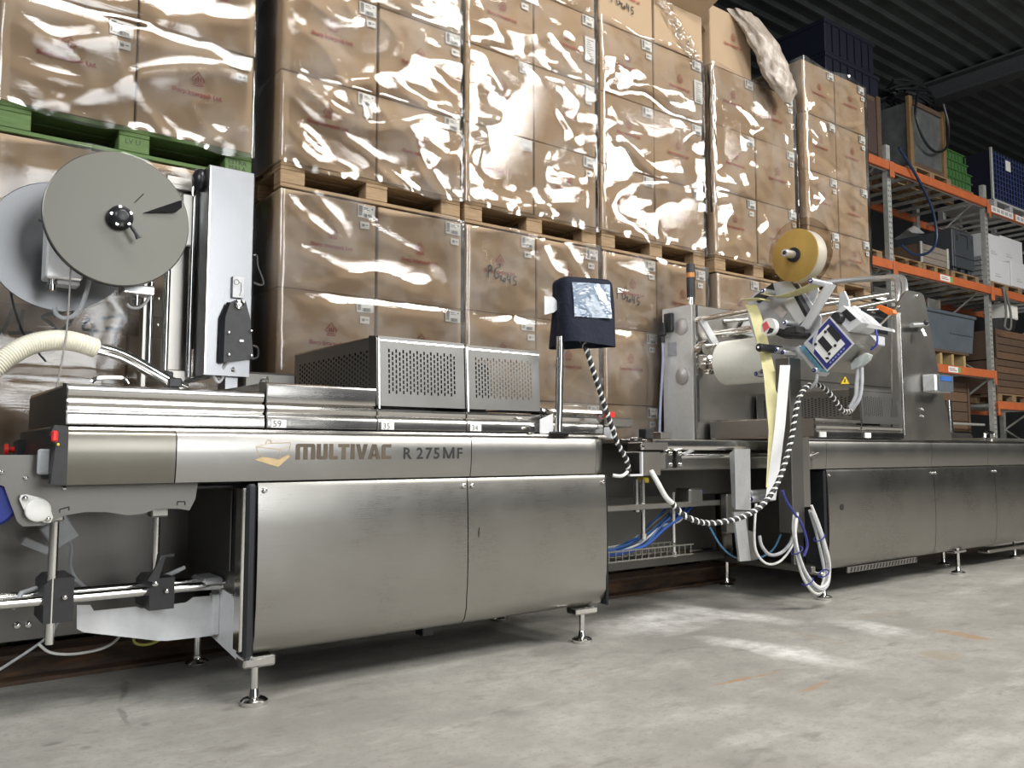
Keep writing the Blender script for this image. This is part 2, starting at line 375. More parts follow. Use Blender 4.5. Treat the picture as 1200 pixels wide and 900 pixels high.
def pallet_(x, z, col, load, green, y):
    global pal0, palg
    lab = ('green painted' if green else 'bare wooden') + ' pallet under the %s load of the %s stack from left' % (load, ORD[col])
    if green:
        if palg is None: palg = make_pallet(lab, WOOD_G); t = palg; t.location = (x, y, z); WM[t] = Matrix.Translation((x, y, z)); t['group'] = 'pallets under the cartons'
        else: t = dup(palg, (x, y, z), 0, lab)
    else:
        if pal0 is None: pal0 = make_pallet(lab, WOOD); t = pal0; t.location = (x, y, z); WM[t] = Matrix.Translation((x, y, z)); t['group'] = 'pallets under the cartons'
        else: t = dup(pal0, (x, y, z), 0, lab)
    return t

# ---------------------------------------------------------------- cartons
def carton_mesh(wd, dp, h, seed):
    rnd = random.Random(seed); mb = MB(); b = .006
    mb.box(-wd/2, wd/2, .006, dp, 0, h, b)
    bu = rnd.uniform(.002, .008); ph = rnd.uniform(0, 6)
    def fn(u, v):
        e = math.sin(math.pi*u)*math.sin(math.pi*v)
        return (-wd/2+.004+(wd-.008)*u, .006-.001-bu*e - .002*math.sin(5*u+ph)*e, .004+(h-.008)*v)
    mb.grid(fn, 8, 8); return mb.mesh('carton', CARD, recalc=False)
CM = {}
def emblem_mb(s=1.0):
    """small printed emblem: pointed dome over a tray with three strokes"""
    mb = MB(); st = .0045*s
    def line(ps): mb.strip([(x*s, 0, z*s) for x, z in ps], (0, .0004, 0), st)
    line([(-.022,.012),(-.030,.022),(-.022,.036),(-.010,.048),(0,.064),(.010,.048),(.022,.036),(.030,.022),(.022,.012)])
    line([(-.020,.006),(.020,.006)]); line([(-.012,.014),(-.010,.034)]); line([(0,.014),(0,.040)]); line([(.012,.014),(.010,.034)])
    line([(-.026,.0),(-.010,-.004),(.010,-.004),(.026,0)])
    return mb
ME_TXT = text_mb('Sharp Interpack Ltd.', .052, (-.215, 0, 0), (1,0,0), (0,0,1), bold=.0016).mesh('printed_lettering', REDINK, recalc=False)
ME_EMB = emblem_mb(1.0).mesh('printed_emblem', REDINK)
ME_LAB = MB().box(-.055, .055, -.0008, 0, -.038, .038).mesh('shipping_label', PAPER)
ME_SM = MB().box(-.030, .030, -.0008, 0, -.021, .021).mesh('small_label', PAPER)
ME_TALL = MB().box(-.050, .050, -.0008, 0, -.095, .095).mesh('document_sheet', PAPER)
def bars(x0, x1, z0, z1, vert, mb, seed, y=-.0012):
    rnd = random.Random(seed); x = x0 if vert else z0; e = x1 if vert else z1
    while x < e:
        wd = rnd.choice((.0014,.0022,.0034))
        if vert: mb.box(x, min(x+wd, e), y, y+.0003, z0, z1)
        else: mb.box(x0, x1, y, y+.0003, x, min(x+wd, e))
        x += wd+rnd.choice((.0012,.002))
    return mb
mb = MB(); bars(-.050, -.026, -.026, .032, False, mb, 1); bars(-.018, .036, -.034, -.012, True, mb, 2)
mb.box(-.018,.010,-.0012,-.0009,.020,.024).box(-.018,.022,-.0012,-.0009,.010,.013).box(.034,.042,-.0012,-.0009,.018,.026)
ME_BAR = mb.mesh('barcode', INK)
mb = MB(); bars(-.020, -.002, -.008, .008, True, mb, 3); mb.box(.004,.020,-.0012,-.0009,.0,.004); ME_BAR2 = mb.mesh('barcode', INK)
mb = MB()
for k in range(9): mb.box(-.034, .034-.012*((k*7) % 4), -.0012, -.0009, .070-.017*k, .074-.017*k)
bars(-.03,.03,-.086,-.074,True,mb,5); ME_DOC = mb.mesh('print_lines', INK)
def lnk(name, me, par, loc, rot=None, label=None):
    o = D.objects.new(name, me); COL.objects.link(o); o.parent = par; o.location = loc
    if rot: o.rotation_euler = rot
    if label: o['label'] = label
    WM[o] = WM[par]; return o
def carton(x, z, wd, h, label, y=YB, dp=.78, logo=True, lab=True, small=None, doc=False, seed=0, tilt=0, group='cartons in the box wall'):
    key = (round(wd,2), round(h,2), round(dp,2), seed % 4)
    if key not in CM: CM[key] = carton_mesh(wd, dp, h, seed % 4)
    o = D.objects.new('carton', CM[key]); COL.objects.link(o); o.location = (x, y, z); o.rotation_euler = (0, 0, tilt)
    o['label'] = label; o['category'] = 'box'; o['group'] = group; WM[o] = Matrix.Translation((x, y, z)) @ Matrix.Rotation(tilt, 4, 'Z')
    rnd = random.Random(seed+99); f = -.0105; s_ = wd/.6
    if logo:
        lx = rnd.uniform(-.02, .02); lz = h*.44+rnd.uniform(-.02, .02)
        t = lnk('printed_lettering', ME_TXT, o, (lx, f, lz)); e = lnk('printed_emblem', ME_EMB, o, (lx, f, lz+.06))
        t.scale = (s_*.62,)*3; e.scale = (s_*1.1,)*3
    if lab:
        l = lnk('shipping_label', ME_LAB, o, (wd/2-.075, -.0075, h-.052), (0, rnd.uniform(-.03,.03), 0)); lnk('barcode', ME_BAR, l, (0,0,0))
    if small is None: small = rnd.random() < .6
    if small:
        l = lnk('small_label', ME_SM, o, (wd/2-.065+rnd.uniform(-.02,.02), -.0085, h-.135), (0, rnd.uniform(-.05,.05), 0)); lnk('barcode', ME_BAR2, l, (0,0,0))
    if doc:
        l = lnk('document_sheet', ME_TALL, o, (wd/2-.06, -.010, h-.27)); lnk('print_lines', ME_DOC, l, (0,0,0))
    return o
def ink(o, strokes, ox, oz, s, r=.0045):
    """felt-pen handwriting on the front of a carton (local x, z)"""
    mb = MB()
    for st in strokes: mb.tube([(ox+s*a, -.0125, oz+s*b) for a, b in smooth([(p[0], p[1], 0) for p in st], 5) for b in [b] ] if False else [(ox+s*p.x, -.0125, oz+s*p.y) for p in smooth([(q[0], q[1], 0) for q in st], 5)], r, 5)
    mb.v = [(a, -.0125+(b+.0125)*.12, c) for a, b, c in mb.v]
    return mb.build('handwriting', INK, o, local=True)
PG2045 = [[(0,0),(.02,.5),(.05,1)],[(.0,.9),(.25,1.0),(.32,.75),(.06,.5)],
          [(.95,.95),(.70,.75),(.62,.3),(.75,.05),(1.0,.2),(1.02,.42),(.85,.40)],[(1.12,1.25),(1.10,.9)],
          [(1.1,.25),(1.3,.32),(1.22,.0),(1.42,-.05)],[(1.55,.15),(1.48,-.1),(1.66,-.05),(1.62,.15),(1.50,.10)],
          [(1.9,.55),(1.88,.15),(2.15,.10)],[(2.12,.45),(2.10,-.2)],[(2.75,.4),(2.5,.38),(2.48,.1),(2.68,.05),(2.66,-.22),(2.42,-.28)]]
VL5247 = [[(0,.7),(.22,0),(.55,.9)],[(.85,.9),(.8,.05)],[(.45,.05),(1.2,.12)],
          [(1.95,.9),(1.45,.7),(1.75,.45),(1.95,.1),(1.5,0)],[(1.8,.75),(2.3,1.05),(2.35,.6),(1.95,.1),(2.5,0)],
          [(2.95,.8),(2.75,.4),(3.25,.35)],[(3.1,.6),(3.0,.0)],[(3.3,.8),(4.05,.95),(3.85,.3),(3.75,-.3)],[(3.45,.45),(4.1,.5)]]

# stretch film round a load: a creased sheet pulled from corner to corner
def film_wrap(x0, x1, z0, z1, seed, label, amp=1.0, y0=YB, dp=.8, dent=()):
    off = Vector((seed*7.3, seed*3.1, 0)); g = .012; w_ = x1-x0; h = z1-z0
    x0 += .012; x1 -= .012; w_ = x1-x0
    nl, nf, nr = 6, 72, 5; nv = max(20, int(h*46))
    def fn(u, v):
        k = u*(nl+nf+nr); z = z0+h*v
        if k <= nl: t = k/nl; p = Vector((x0-g, y0+dp+g-(dp+2*g)*t, z)); nn = Vector((-1,0,0)); e = min(1, (1-t)*4)
        elif k <= nl+nf: t = (k-nl)/nf; p = Vector((x0-g+(w_+2*g)*t, y0-.024, z)); nn = Vector((0,-1,0)); e = min(1, 9*t, 9*(1-t))
        else: t = (k-nl-nf)/nr; p = Vector((x1+g, y0-g+(dp+2*g)*t, z)); nn = Vector((1,0,0)); e = min(1, t*4)
        q = Vector((p.x*1.0, z*1.5, p.y))+off
        a = noise.noise(q*1.7)*.030
        r1 = Vector((p.x*.9+z*.5, z*2.6-p.x*1.1, p.y))+off; ck = .45 if seed in (13, 14, 15) else 1; a += .020*ck*(1-abs(noise.noise(r1*1.5)))**3
        r2 = Vector((p.x*1.0-z*.6, z*2.8+p.x*1.6, p.y))+off*1.7; a += .014*ck*(1-abs(noise.noise(r2*1.6)))**4 - .012*ck
        c = noise.noise(Vector((p.x*2.2+z*1.1, z*8-p.x*2.8, p.y))+off)*.0055          # slanting tension folds
        c += noise.noise(Vector((p.x*3+z*2, z*24-p.x*6, 0))+off)*.0014
        d = (a*e + c)*amp*.9
        for zs in dent: d -= .010*math.exp(-((z-zs)/.03)**2)*e
        d = max(d, -.007)
        if e < 1 and (k <= nl or k > nl+nf) or k < nl-.01 or k > nl+nf+.01: d = min(max(d*.3, -.001), .003)
        tail = max(0, 1-v*h/.05)
        return p + nn*(d + .0)+Vector((0, -.008*tail*math.sin(p.x*23+seed), .018*math.sin(p.x*9+seed)*(tail+max(0, 1-(1-v)*h/.04))))
    mb = MB().grid(fn, nl+nf+nr, nv)
    return solo(mb, 'stretch_film', FILM, label, 'film', ((x0+x1)/2, y0, z0), 'stretch films round the pallet loads', ang=180, recalc=False)

# stack: list of loads; x range, rows (z values of seams)
def load(col, which, x0, x1, zs, seed, skip=(), docs=(), amp=1.0, film_top=None, y=YB):
    xs = [x0, (x0+x1)/2, x1]; boxes = {}
    rn = ['bottom', 'second', 'third', 'fourth']
    for r in range(len(zs)-1):
        for c in range(2):
            if (r, c) in skip: continue
            lab = 'brown cardboard box, %s half of %s row, %s load, %s stack from left' % (('left','right')[c], rn[r] if r < len(zs)-2 or which == 'lower' or r < 2 else 'top', which, ORD[col])
            xm = (xs[c]+xs[c+1])/2; h = zs[r+1]-zs[r]-.004
            boxes[(r, c)] = carton(xm, zs[r], xs[1]-xs[0]-.010, h, lab, y=y+random.uniform(-.004,.004), seed=seed*20+r*2+c, doc=(r, c) in docs, tilt=random.uniform(-.0018,.0018))
    film_wrap(x0, x1, zs[0]-.03, film_top or zs[-1]+.004, seed, 'clear stretch film wrapped round the %s load of the %s stack from left' % (which, ORD[col]), amp, y0=y, dent=zs[1:-1])
    return boxes
LZ = [.148, .715, 1.280, 1.845, 2.410]
stacks = {1: (.34, 1.555), 2: (1.70, 2.93), 3: (2.945, 4.125), 4: (4.15, 5.31), 5: (5.43, 6.59), 6: (6.74, 7.83)}
BX = {}
UPX = {1: (.34, 1.55), 2: (1.695, 2.92), 3: (2.935, 4.10), 4: (4.14, 5.30), 5: (5.41, 6.58), 6: (6.73, 7.80)}
for c, (a, b) in stacks.items():
    pallet((a+b)/2, .0005, c, 'lower', c == 1, sx=min(1, (b-a-.012)/1.2)); BX[c, 0] = load(c, 'lower', a, b, LZ, c, amp=(.3 if c == 1 else .42))
    ua, ub = UPX[c]; pallet((ua+ub)/2, 2.4145, c, 'upper', c == 1, sx=min(1, (ub-ua-.012)/1.2))
BX[1,1] = load(1, 'upper', .34, 1.55, [2.5625, 3.11, 3.65, 4.2], 11, amp=.6)
BX[2,1] = load(2, 'upper', 1.695, 2.92, [2.5625, 3.093, 3.66, 4.2], 12, amp=.75)
BX[3,1] = load(3, 'upper', 2.935, 4.10, [2.5625, 3.09, 3.63, 4.16, 4.7], 13, docs=[(2,1)])
BX[4,1] = load(4, 'upper', 4.14, 5.30, [2.5625, 3.07, 3.62, 4.16, 4.71], 14, docs=[(2,1)], skip=[(3,1)], amp=1.2, film_top=4.18)
BX[5,1] = load(5, 'upper', 5.41, 6.58, [2.5625, 3.12, 3.68, 4.19], 15, amp=1.2)
BX[6,1] = load(6, 'upper', 6.73, 7.80, [2.5625, 3.03, 3.56, 4.11, 4.62], 16, amp=1.1)
ink(BX[3,0][3,0], PG2045, -.12, .225, .085)
ink(BX[4,0][3,0], PG2045, -.15, .215, .085)
ink(BX[4,1][3,0], PG2045, -.17, .17, .085)
ink(BX[1,0][2,0], VL5247, -.265, .19, .133, .0085)
for c_ in (0, 1): MB().box(-.297, .297, -.0115, -.0095, .225, .335).build('packing_tape', TAPE, BX[1,0][2,c_], local=True)
gb = [c for c in COL.objects if c.parent and c.parent.get('label', '').startswith('green painted pallet under the upper') and c.name.startswith('block')]
for n_, (tx, x_, z_) in enumerate((('LV U', -.045, .062), ('ESTRA', .470, .068), ('MALA', .475, .034))):
    text_mb(tx, .036, (x_, -.0006, z_), (1,0,0), (0,0,1)).build('stencil_print', INK, gb[3 if n_ == 0 else 6], recalc=False, local=True)

# ---------------------------------------------------------------- left packaging machine
m1 = thing('packaging_machine', 'long brushed steel tray-sealing machine with MULTIVAC lettering on its front', 'machine', (1.8, 3.6, 0))
FZ = [(3.128,.822),(3.112,.826),(3.104,.88),(3.1015,.93),(3.1025,.988),(3.110,1.001),(3.135,1.003),(3.135,.822)]
def fascia(parent, x0, x1): return MB().prism(FZ, 'x', x0, x1).build('fascia_panel', S_FASCIA, parent, ang=40)
f1 = MB().prism(FZ, 'x', .494, .838).build('fascia_panel', S_PLATE2, m1, 'duller brownish steel panel', ang=40); f2 = fascia(m1, .842, 2.105); f3 = fascia(m1, 2.109, 2.86)
# rounded right-hand end of the fascia
def end_curve(u, v):
    a = u*math.pi/2; r = .09; b = FZ[:6]; k = v*5; i = min(int(k), 4); t = k-i
    y = b[i][0]*(1-t)+b[i+1][0]*t; z = b[i][1]*(1-t)+b[i+1][1]*t
    return (2.862+r*math.sin(a), y+r*(1-math.cos(a)), z)
MB().grid(end_curve, 10, 10).build('fascia_end', S_FASCIA, m1, recalc=False, ang=80)
MB().prism([(3.118,1.004),(3.112,1.010),(3.116,1.019),(3.20,1.021),(3.20,1.004)], 'x', .47, 2.95).build('top_rail', S_HOOD, m1)
# print on the fascia: tray emblem, wordmark, model
def fx(y): return y
def blk(mb, polys, ox, oz, sx, sz, y=3.1005):
    for p in polys: mb.prism([(ox+a*sx, oz+b*sz) for a, b in p], 'y', y, y+.002)
    return mb
def rect(a, b, c, d): return [(a,c),(b,c),(b,d),(a,d)]
mb = MB()
LET = {
 'M': [[(0,0),(.28,0),(.28,.78),(.36,.78),(.36,1),(.12,1),(.03,.95),(0,.85)], rect(.50,.78,0,1), rect(.36,.50,.78,1), [(.78,1),(1.16,1),(1.25,.95),(1.28,.85),(1.28,0),(1.0,0),(1.0,.78),(.78,.78)]],
 'U': [[(0,1),(0,.15),(.03,.05),(.12,0),(.30,0),(.30,.22),(.28,.22),(.28,1)], [(.30,0),(.46,0),(.46,.22),(.30,.22)], [(.46,0),(.62,0),(.71,.05),(.74,.15),(.74,1),(.46,1),(.46,.22)]],
 'L': [[(0,1),(0,.15),(.03,.05),(.12,0),(.28,0),(.28,1)], rect(.28,.60,0,.22)],
 'T': [rect(0,.76,.78,1), rect(.24,.52,0,.78)],
 'I': [rect(0,.28,0,1)],
 'V': [[(0,1),(.28,1),(.42,.35),(.42,0),(.28,0)], [(.42,0),(.56,0),(.84,1),(.56,1),(.42,.35)]],
 'A': [[(0,0),(.28,0),(.44,.70),(.44,1),(.30,1)], [(.44,1),(.60,1),(.90,0),(.62,0),(.57,.20),(.44,.70)], rect(.30,.58,.16,.34)],
 'C': [[(.70,0),(.70,.22),(.30,.22),(.28,.25),(.28,0)], [(.28,0),(.12,0),(.03,.05),(0,.15),(0,.85),(.03,.95),(.12,1),(.28,1)], [(.28,.75),(.30,.78),(.70,.78),(.70,1),(.28,1)]]}
x = 0; s_ = .062
for ch in 'MULTIVAC':
    wdt = {'M':1.28,'U':.74,'L':.60,'T':.76,'I':.28,'V':.84,'A':.90,'C':.70}[ch]
    blk(mb, LET[ch], 1.284+x, .905, s_, s_); x += (wdt+(.02 if ch in 'VL' else .09))*s_*1.0
sc = (1.708-1.284)/x
mb.v = [(1.284+(a-1.284)*sc, b, c) for a, b, c in mb.v]
mb.build('printed_wordmark', BROWNINK, f2)
blk(MB(), [rect(0,.17,0,1), rect(.83,1,0,1), [(.17,1),(.17,.62),(.40,0),(.50,0),(.50,.22)], [(.83,1),(.83,.62),(.60,0),(.50,0),(.50,.22)]], 1.958, .906, .058, .0495).build('printed_character', INK, f2)
for ch, x_ in (('R',1.757),('2',1.823),('7',1.867),('5',1.908),('F',2.027)): text_mb(ch, .068, (x_, 3.1006, .906), (1,0,0), (0,0,1), squash=1.02, bold=.0012).build('printed_character', INK, f2, recalc=False)
TAN = plain('faded_tan_print', (.50,.37,.20), .5, .3)
mb = MB()
def ln(ps, t=.0022):
    mb.strip([(a, 3.1004, b) for a, b in ps], (0,.0006,0), t)
ln([(1.128,.955),(1.18,.968),(1.262,.972),(1.262,.958),(1.222,.944),(1.128,.955),(1.134,.934),(1.150,.916),(1.218,.906),(1.222,.944)]); ln([(1.218,.906),(1.255,.925),(1.262,.958)]); ln([(1.164,.966),(1.172,.982),(1.186,.978),(1.184,.968)])
mb.prism([(1.124,.905),(1.150,.915),(1.218,.904),(1.255,.922),(1.262,.918),(1.216,.878)], 'y', 3.1003, 3.1012)
mb.build('printed_tray_emblem', TAN, f2)
# body panels with rolled lower edge
BP = [(3.150,.820),(3.112,.818),(3.106,.800),(3.100,.65),(3.098,.50),(3.102,.350),(3.108,.300),(3.109,.255),(3.124,.205),(3.150,.180),(3.175,.176),(3.175,.20),(3.16,.205),(3.16,.82)]
def bolt(parent, p, nrm=(0,-1,0), r=.011):
    return MB().lathe([(r,0),(r,.006),(r*.8,.010),(r*.3,.012)], p, nrm, 12).build('bolt', S_ROD, parent)
def body(parent, x0, x1, bolts):
    o = MB().prism(BP, 'x', x0, x1).build('body_panel', S_PANEL, parent, ang=40)
    for bx, bz in bolts: bolt(o, (bx, 3.108, bz))
    return o
b1 = body(m1, 1.142, 2.086, [(1.165,.79),(2.066,.786)])
b2 = body(m1, 2.091, 2.925, [(2.112,.786),(2.905,.784)])
MB().prism([(2.145,.555),(2.152,.572),(2.149,.60),(2.143,.58)], 'y', 3.096, 3.099).build('latch_slot', S_DARK, b2)
def seal_strip(parent, x0, x1, y=3.102):
    MB().box(x0, x1, y, y+.09, .172, .815, .010).build('edge_seal', RUBBER, parent)
seal_strip(m1, 1.100, 1.139); seal_strip(m1, 2.928, 2.942)
MB().box(1.085, 1.0995, 3.112, 3.18, .20, .80, .003).build('seal_clip', S_HOOD, m1)
# left end frame
MB().prism([(3.18,.155),(3.20,.150),(3.24,.155),(3.53,.188),(3.53,.40),(3.18,.375)], 'x', 1.112, 1.120).build('end_plate', ALU_L, m1)
ep = MB().prism([(3.18,.376),(3.52,.402),(4.08,.35),(4.08,.815),(3.18,.815)], 'x', 1.114, 1.120).build('end_plate', S_DARK, m1)
MB().box(1.106, 1.114, 3.30, 3.88, .47, .79, .004).build('access_door', S_DARK, ep)
for y, z in ((3.215,.60),(3.215,.42),(3.225,.58),(3.25,.385)): bolt(ep, (1.113, y, z), (-1,0,0), .009)
MB().box(1.09, 1.098, 3.155, 3.175, .47, .80).build('guide_strip', S_ROD, ep)
MB().box(1.105, 1.23, 3.11, 3.20, .135, .1745, .008).build('foot_bracket', S_HOOD, m1)
MB().box(2.74, 2.88, 3.12, 3.20, .140, .172, .006).build('foot_bracket', S_HOOD, m1)
MB().box(2.0, 2.06, 3.33, 3.40, .10, .18, .004).build('drain_box', BLACK, m1)
def foot(parent, x, y, top=.18, r=.0135, k=1.0):
    o = MB().cyl((x, y, .03), (x, y, top), r, 14).build('foot', S_ROD, parent)
    MB().lathe([(.048*k,0),(.050*k,.006),(.050*k,.016),(.040*k,.024),(.020*k,.030),(.016*k,.05),(r,.058)], (x,y,0), (0,0,1), 24).build('foot_pad', S_ROD, o); return o
foot(m1, 1.154, 3.130, .14); foot(m1, 2.805, 3.155, .145); foot(m1, 1.155, 3.84, .30, .018); foot(m1, 2.80, 3.84, .20)
# inner back and base
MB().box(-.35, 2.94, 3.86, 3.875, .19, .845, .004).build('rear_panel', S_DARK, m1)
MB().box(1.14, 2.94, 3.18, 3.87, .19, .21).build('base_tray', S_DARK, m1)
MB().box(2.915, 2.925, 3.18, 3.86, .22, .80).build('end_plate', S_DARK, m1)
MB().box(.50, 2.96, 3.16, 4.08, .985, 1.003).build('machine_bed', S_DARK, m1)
MB().box(.50, 2.96, 4.08, 4.10, .825, 1.01).build('rear_fascia', S_DARK, m1)
# hoods
def hood(parent, x0, x1, top, steps=True, number=None, perf=False, dep=4.07, name='hood_cover'):
    """a folded sheet cover: stepped front skirt, rounded front edge, flat top"""
    lo = [(3.160,1.024),(3.152,1.028),(3.150,1.062),(3.156,1.074),(3.168,1.078),(3.166,1.084),(3.158,1.092),(3.156,1.104),(3.162,1.114),(3.180,1.120)]
    if perf: up = [(3.162,1.132),(3.173,top-.02),(3.176,top-.008),(3.188,top)]
    else: up = [(3.166,1.128),(3.158,top-.018),(3.162,top-.006),(3.176,top)]
    if not perf:
        MB().prism(lo+up+[(dep,top+.004),(dep,1.024)], 'x', x0, x1).build(name, S_HOOD, parent, ang=40); h = parent.children[-1] if False else COL.objects[-1]
    else:
        h = MB().prism(lo+[(dep,1.12),(dep,1.024)], 'x', x0, x1).build(name, S_HOOD, parent, ang=40)
    MB().prism([(p[0]-.004, p[1]) for p in lo+up]+[(3.24,top+.006),(3.24,top-.02),(3.21,1.03)], 'x', x0-.006, x0-.001).build('end_seam', S_DARK, h)
    if number:
        MB().box(x0+.012, x0+.072, 3.1465, 3.150, 1.029, 1.060, .001).build('number_plate', PAPER, h)
        text_mb(number, .036, (x0+.017, 3.1457, 1.032), (1,0,0), (0,0,1), squash=1.0).build('number', INK, h, recalc=False)
    return h
def perf_sheet(mb, fn, w_, h_, mx, mz, nx, nz, sw, sh, stag=True):
    """sheet with real slotted holes; fn maps (a,b) metres on the sheet to space"""
    def q(a0, a1, b0, b1):
        if a1-a0 > 1e-5 and b1-b0 > 1e-5: mb.add([fn(a0,b0), fn(a1,b0), fn(a1,b1), fn(a0,b1)], [(0,1,2,3)])
    px = (w_-2*mx)/nx; pz = (h_-2*mz)/nz
    q(0, mx, 0, h_); q(w_-mx, w_, 0, h_)
    for i in range(nx):
        a = mx+i*px; s0 = a+(px-sw)/2; q(a, s0, 0, h_); q(s0+sw, a+px, 0, h_)
        st = (pz/2 if (stag and i % 2) else 0); b = 0
        for k in range(nz - (1 if st else 0)):
            z0 = mz+st+k*pz+(pz-sh)/2; q(s0, s0+sw, b, z0); b = z0+sh
        q(s0, s0+sw, b, h_)
    return mb
def perf_box(parent, h, x0, x1, top, dep=4.07, left_open=True, nx=20, nz=9, z0=1.13):
    H = top-z0
    mb = perf_sheet(MB(), lambda a, b: (x0+.002+a, 3.160+.014*b/H, z0+b), x1-x0-.004, H, .045, .05, nx, nz, .0078, (H-.1)/nz*.70)
    mb.build('perforated_front', S_PERF, h, recalc=False)
    mb = perf_sheet(MB(), lambda a, b: (x0+.002, dep-a, z0+b), dep-3.17, H, .06, .05, int(nx*1.4), nz, .015, (H-.1)/nz*.5)
    if left_open: mb.build('perforated_side', S_PERF, h, recalc=False)
    mb = MB().prism([(3.172,top-.02),(3.175,top-.008),(3.188,top),(dep,top+.004),(dep,top-.004),(3.192,top-.008)], 'x', x0+.001, x1-.001); mb.box(x0+.001, x1-.001, dep-.004, dep, z0-.01, top)
    mb.tube([(x0+.006, 3.158, z0-.012), (x0+.006, 3.172, top-.01)], .006, 6)
    mb.build('hood_top', S_HOOD, h)
h1 = hood(m1, .498, 1.176, 1.168)
h59 = hood(m1, 1.190, 1.660, 1.206, number='59')
def dark_filler(x0, x1, z1): return MB().box(x0, x1, 3.26, 3.98, 1.125, z1, .03)  # unseen black block, added so the perforated hood looks dark inside
h35 = hood(m1, 1.668, 2.112, 1.43, number='35', perf=True); perf_box(m1, h35, 1.668, 2.112, 1.43)
dark_filler(1.72,2.06,1.38).build('motor_block', BLACK, h35)
h34 = hood(m1, 2.120, 2.552, 1.425, number='34', perf=True); perf_box(m1, h34, 2.120, 2.552, 1.425)
dark_filler(2.14,2.34,1.36).build('motor_block', BLACK, h34)
h5 = hood(m1, 2.562, 2.955, 1.150)
MB().box(1.30, 1.55, 3.75, 4.03, 1.20, 1.30, .01).build('motor_cover', S_DARK, h59)
MB().tube(smooth([(1.215,3.24,1.21),(1.225,3.26,1.232),(1.25,3.33,1.236),(1.26,3.42,1.236),(1.265,3.45,1.212)],5), .006, 8).build('handle', S_ROD, h59)
MB().tube(smooth([(0.637, 3.550, 1.203),(0.654, 3.550, 1.219),(0.706, 3.550, 1.225),(0.749, 3.550, 1.224),(0.769, 3.550, 1.203)],5), .008, 8).build('handle', S_ROD, h1)
MB().box(.494, .4975, 3.16, 4.06, 1.03, 1.16, .001).build('hood_end', S_DARK, h1)  # separate dark sheet: the shade on this hood end is put into its colour
MB().box(.47, .494, 3.20, 4.10, .84, 1.02, .004).build('bed_end', S_DARK, m1)
# black end cap with red catch
cp = MB().prism([(.494,1.020),(.452,1.024),(.438,.99),(.458,.96),(.447,.83),(.494,.826)], 'y', 3.098, 3.15).build('end_cap', BLACK, m1)
MB().box(.443, .462, 3.085, 3.099, .968, 1.005, .005).build('red_catch', RED, cp)
MB().box(.460, .468, 3.090, 3.099, .955, .964, .002).build('yellow_tab', YEL, cp)
# infeed side plate under the fascia
sp = MB().sheet([(0.245, 3.250, 0.926),(0.431, 3.250, 0.925),(0.440, 3.250, 0.842),(0.962, 3.250, 0.818),(0.954, 3.250, 0.758),(0.934, 3.250, 0.717),(0.890, 3.250, 0.725),(0.821, 3.250, 0.728),(0.772, 3.250, 0.712),(0.720, 3.250, 0.708),(0.649, 3.250, 0.723),(0.581, 3.250, 0.726),(0.515, 3.250, 0.717),(0.476, 3.250, 0.696),(0.451, 3.250, 0.686),(0.393, 3.250, 0.686),(0.375, 3.250, 0.704),(0.333, 3.250, 0.821),(0.248, 3.250, 0.856)], (0,1,0), .006).build('side_plate', S_SIDE, m1)
for p in ((0.394, 3.250, 0.848),(0.324, 3.250, 0.869),(0.511, 3.250, 0.811)): bolt(sp, p, (0,-1,0), .008)
for u in (75, 212):
    pass
MB().tube([(0.501, 3.247, 0.727),(0.500, 3.247, 0.738),(0.529, 3.247, 0.746),(0.529, 3.247, 0.734)], .0018, 4).build('slot', RUBBER, sp); MB().tube([(0.889, 3.247, 0.738),(0.889, 3.247, 0.751),(0.916, 3.247, 0.750),(0.917, 3.247, 0.737)], .0018, 4).build('slot', RUBBER, sp)
MB().box(.420,.458,3.19,3.215,.86,.945,.006).build('grey_pad', GREYP, m1)
MB().box(1.0-.06,1.10,3.255,3.30,.795,.81,.004).build('support_arm', BLACK, m1)
# white flange bearing
c = Vector((0.425, 3.244, 0.739))
pts = [(0.376, 3.240, 0.778),(0.380, 3.240, 0.792),(0.397, 3.240, 0.794),(0.446, 3.240, 0.778),(0.465, 3.240, 0.755),(0.477, 3.240, 0.714),(0.470, 3.240, 0.697),(0.452, 3.240, 0.698),(0.403, 3.240, 0.726),(0.389, 3.240, 0.746)]
br = MB().sheet(pts, (0,-1,0), .02).build('bearing_flange', WHITEP, m1)
MB().lathe([(.040,0),(.038,.012),(.030,.017),(.008,.018)], (c.x+.006,3.222,c.z+.002), (0,-1,0), 24).build('bearing_cap', WHITEP, br)
bolt(br, (0.391, 3.220, 0.781), (0,-1,0), .010); bolt(br, (0.461, 3.220, 0.710), (0,-1,0), .010)
MB().lathe([(.07,0),(.08,.01),(.08,.40),(.07,.41)], (.30,3.27,.765), (0,1,0), 24).build('belt_roller', BLUEBELT, m1)
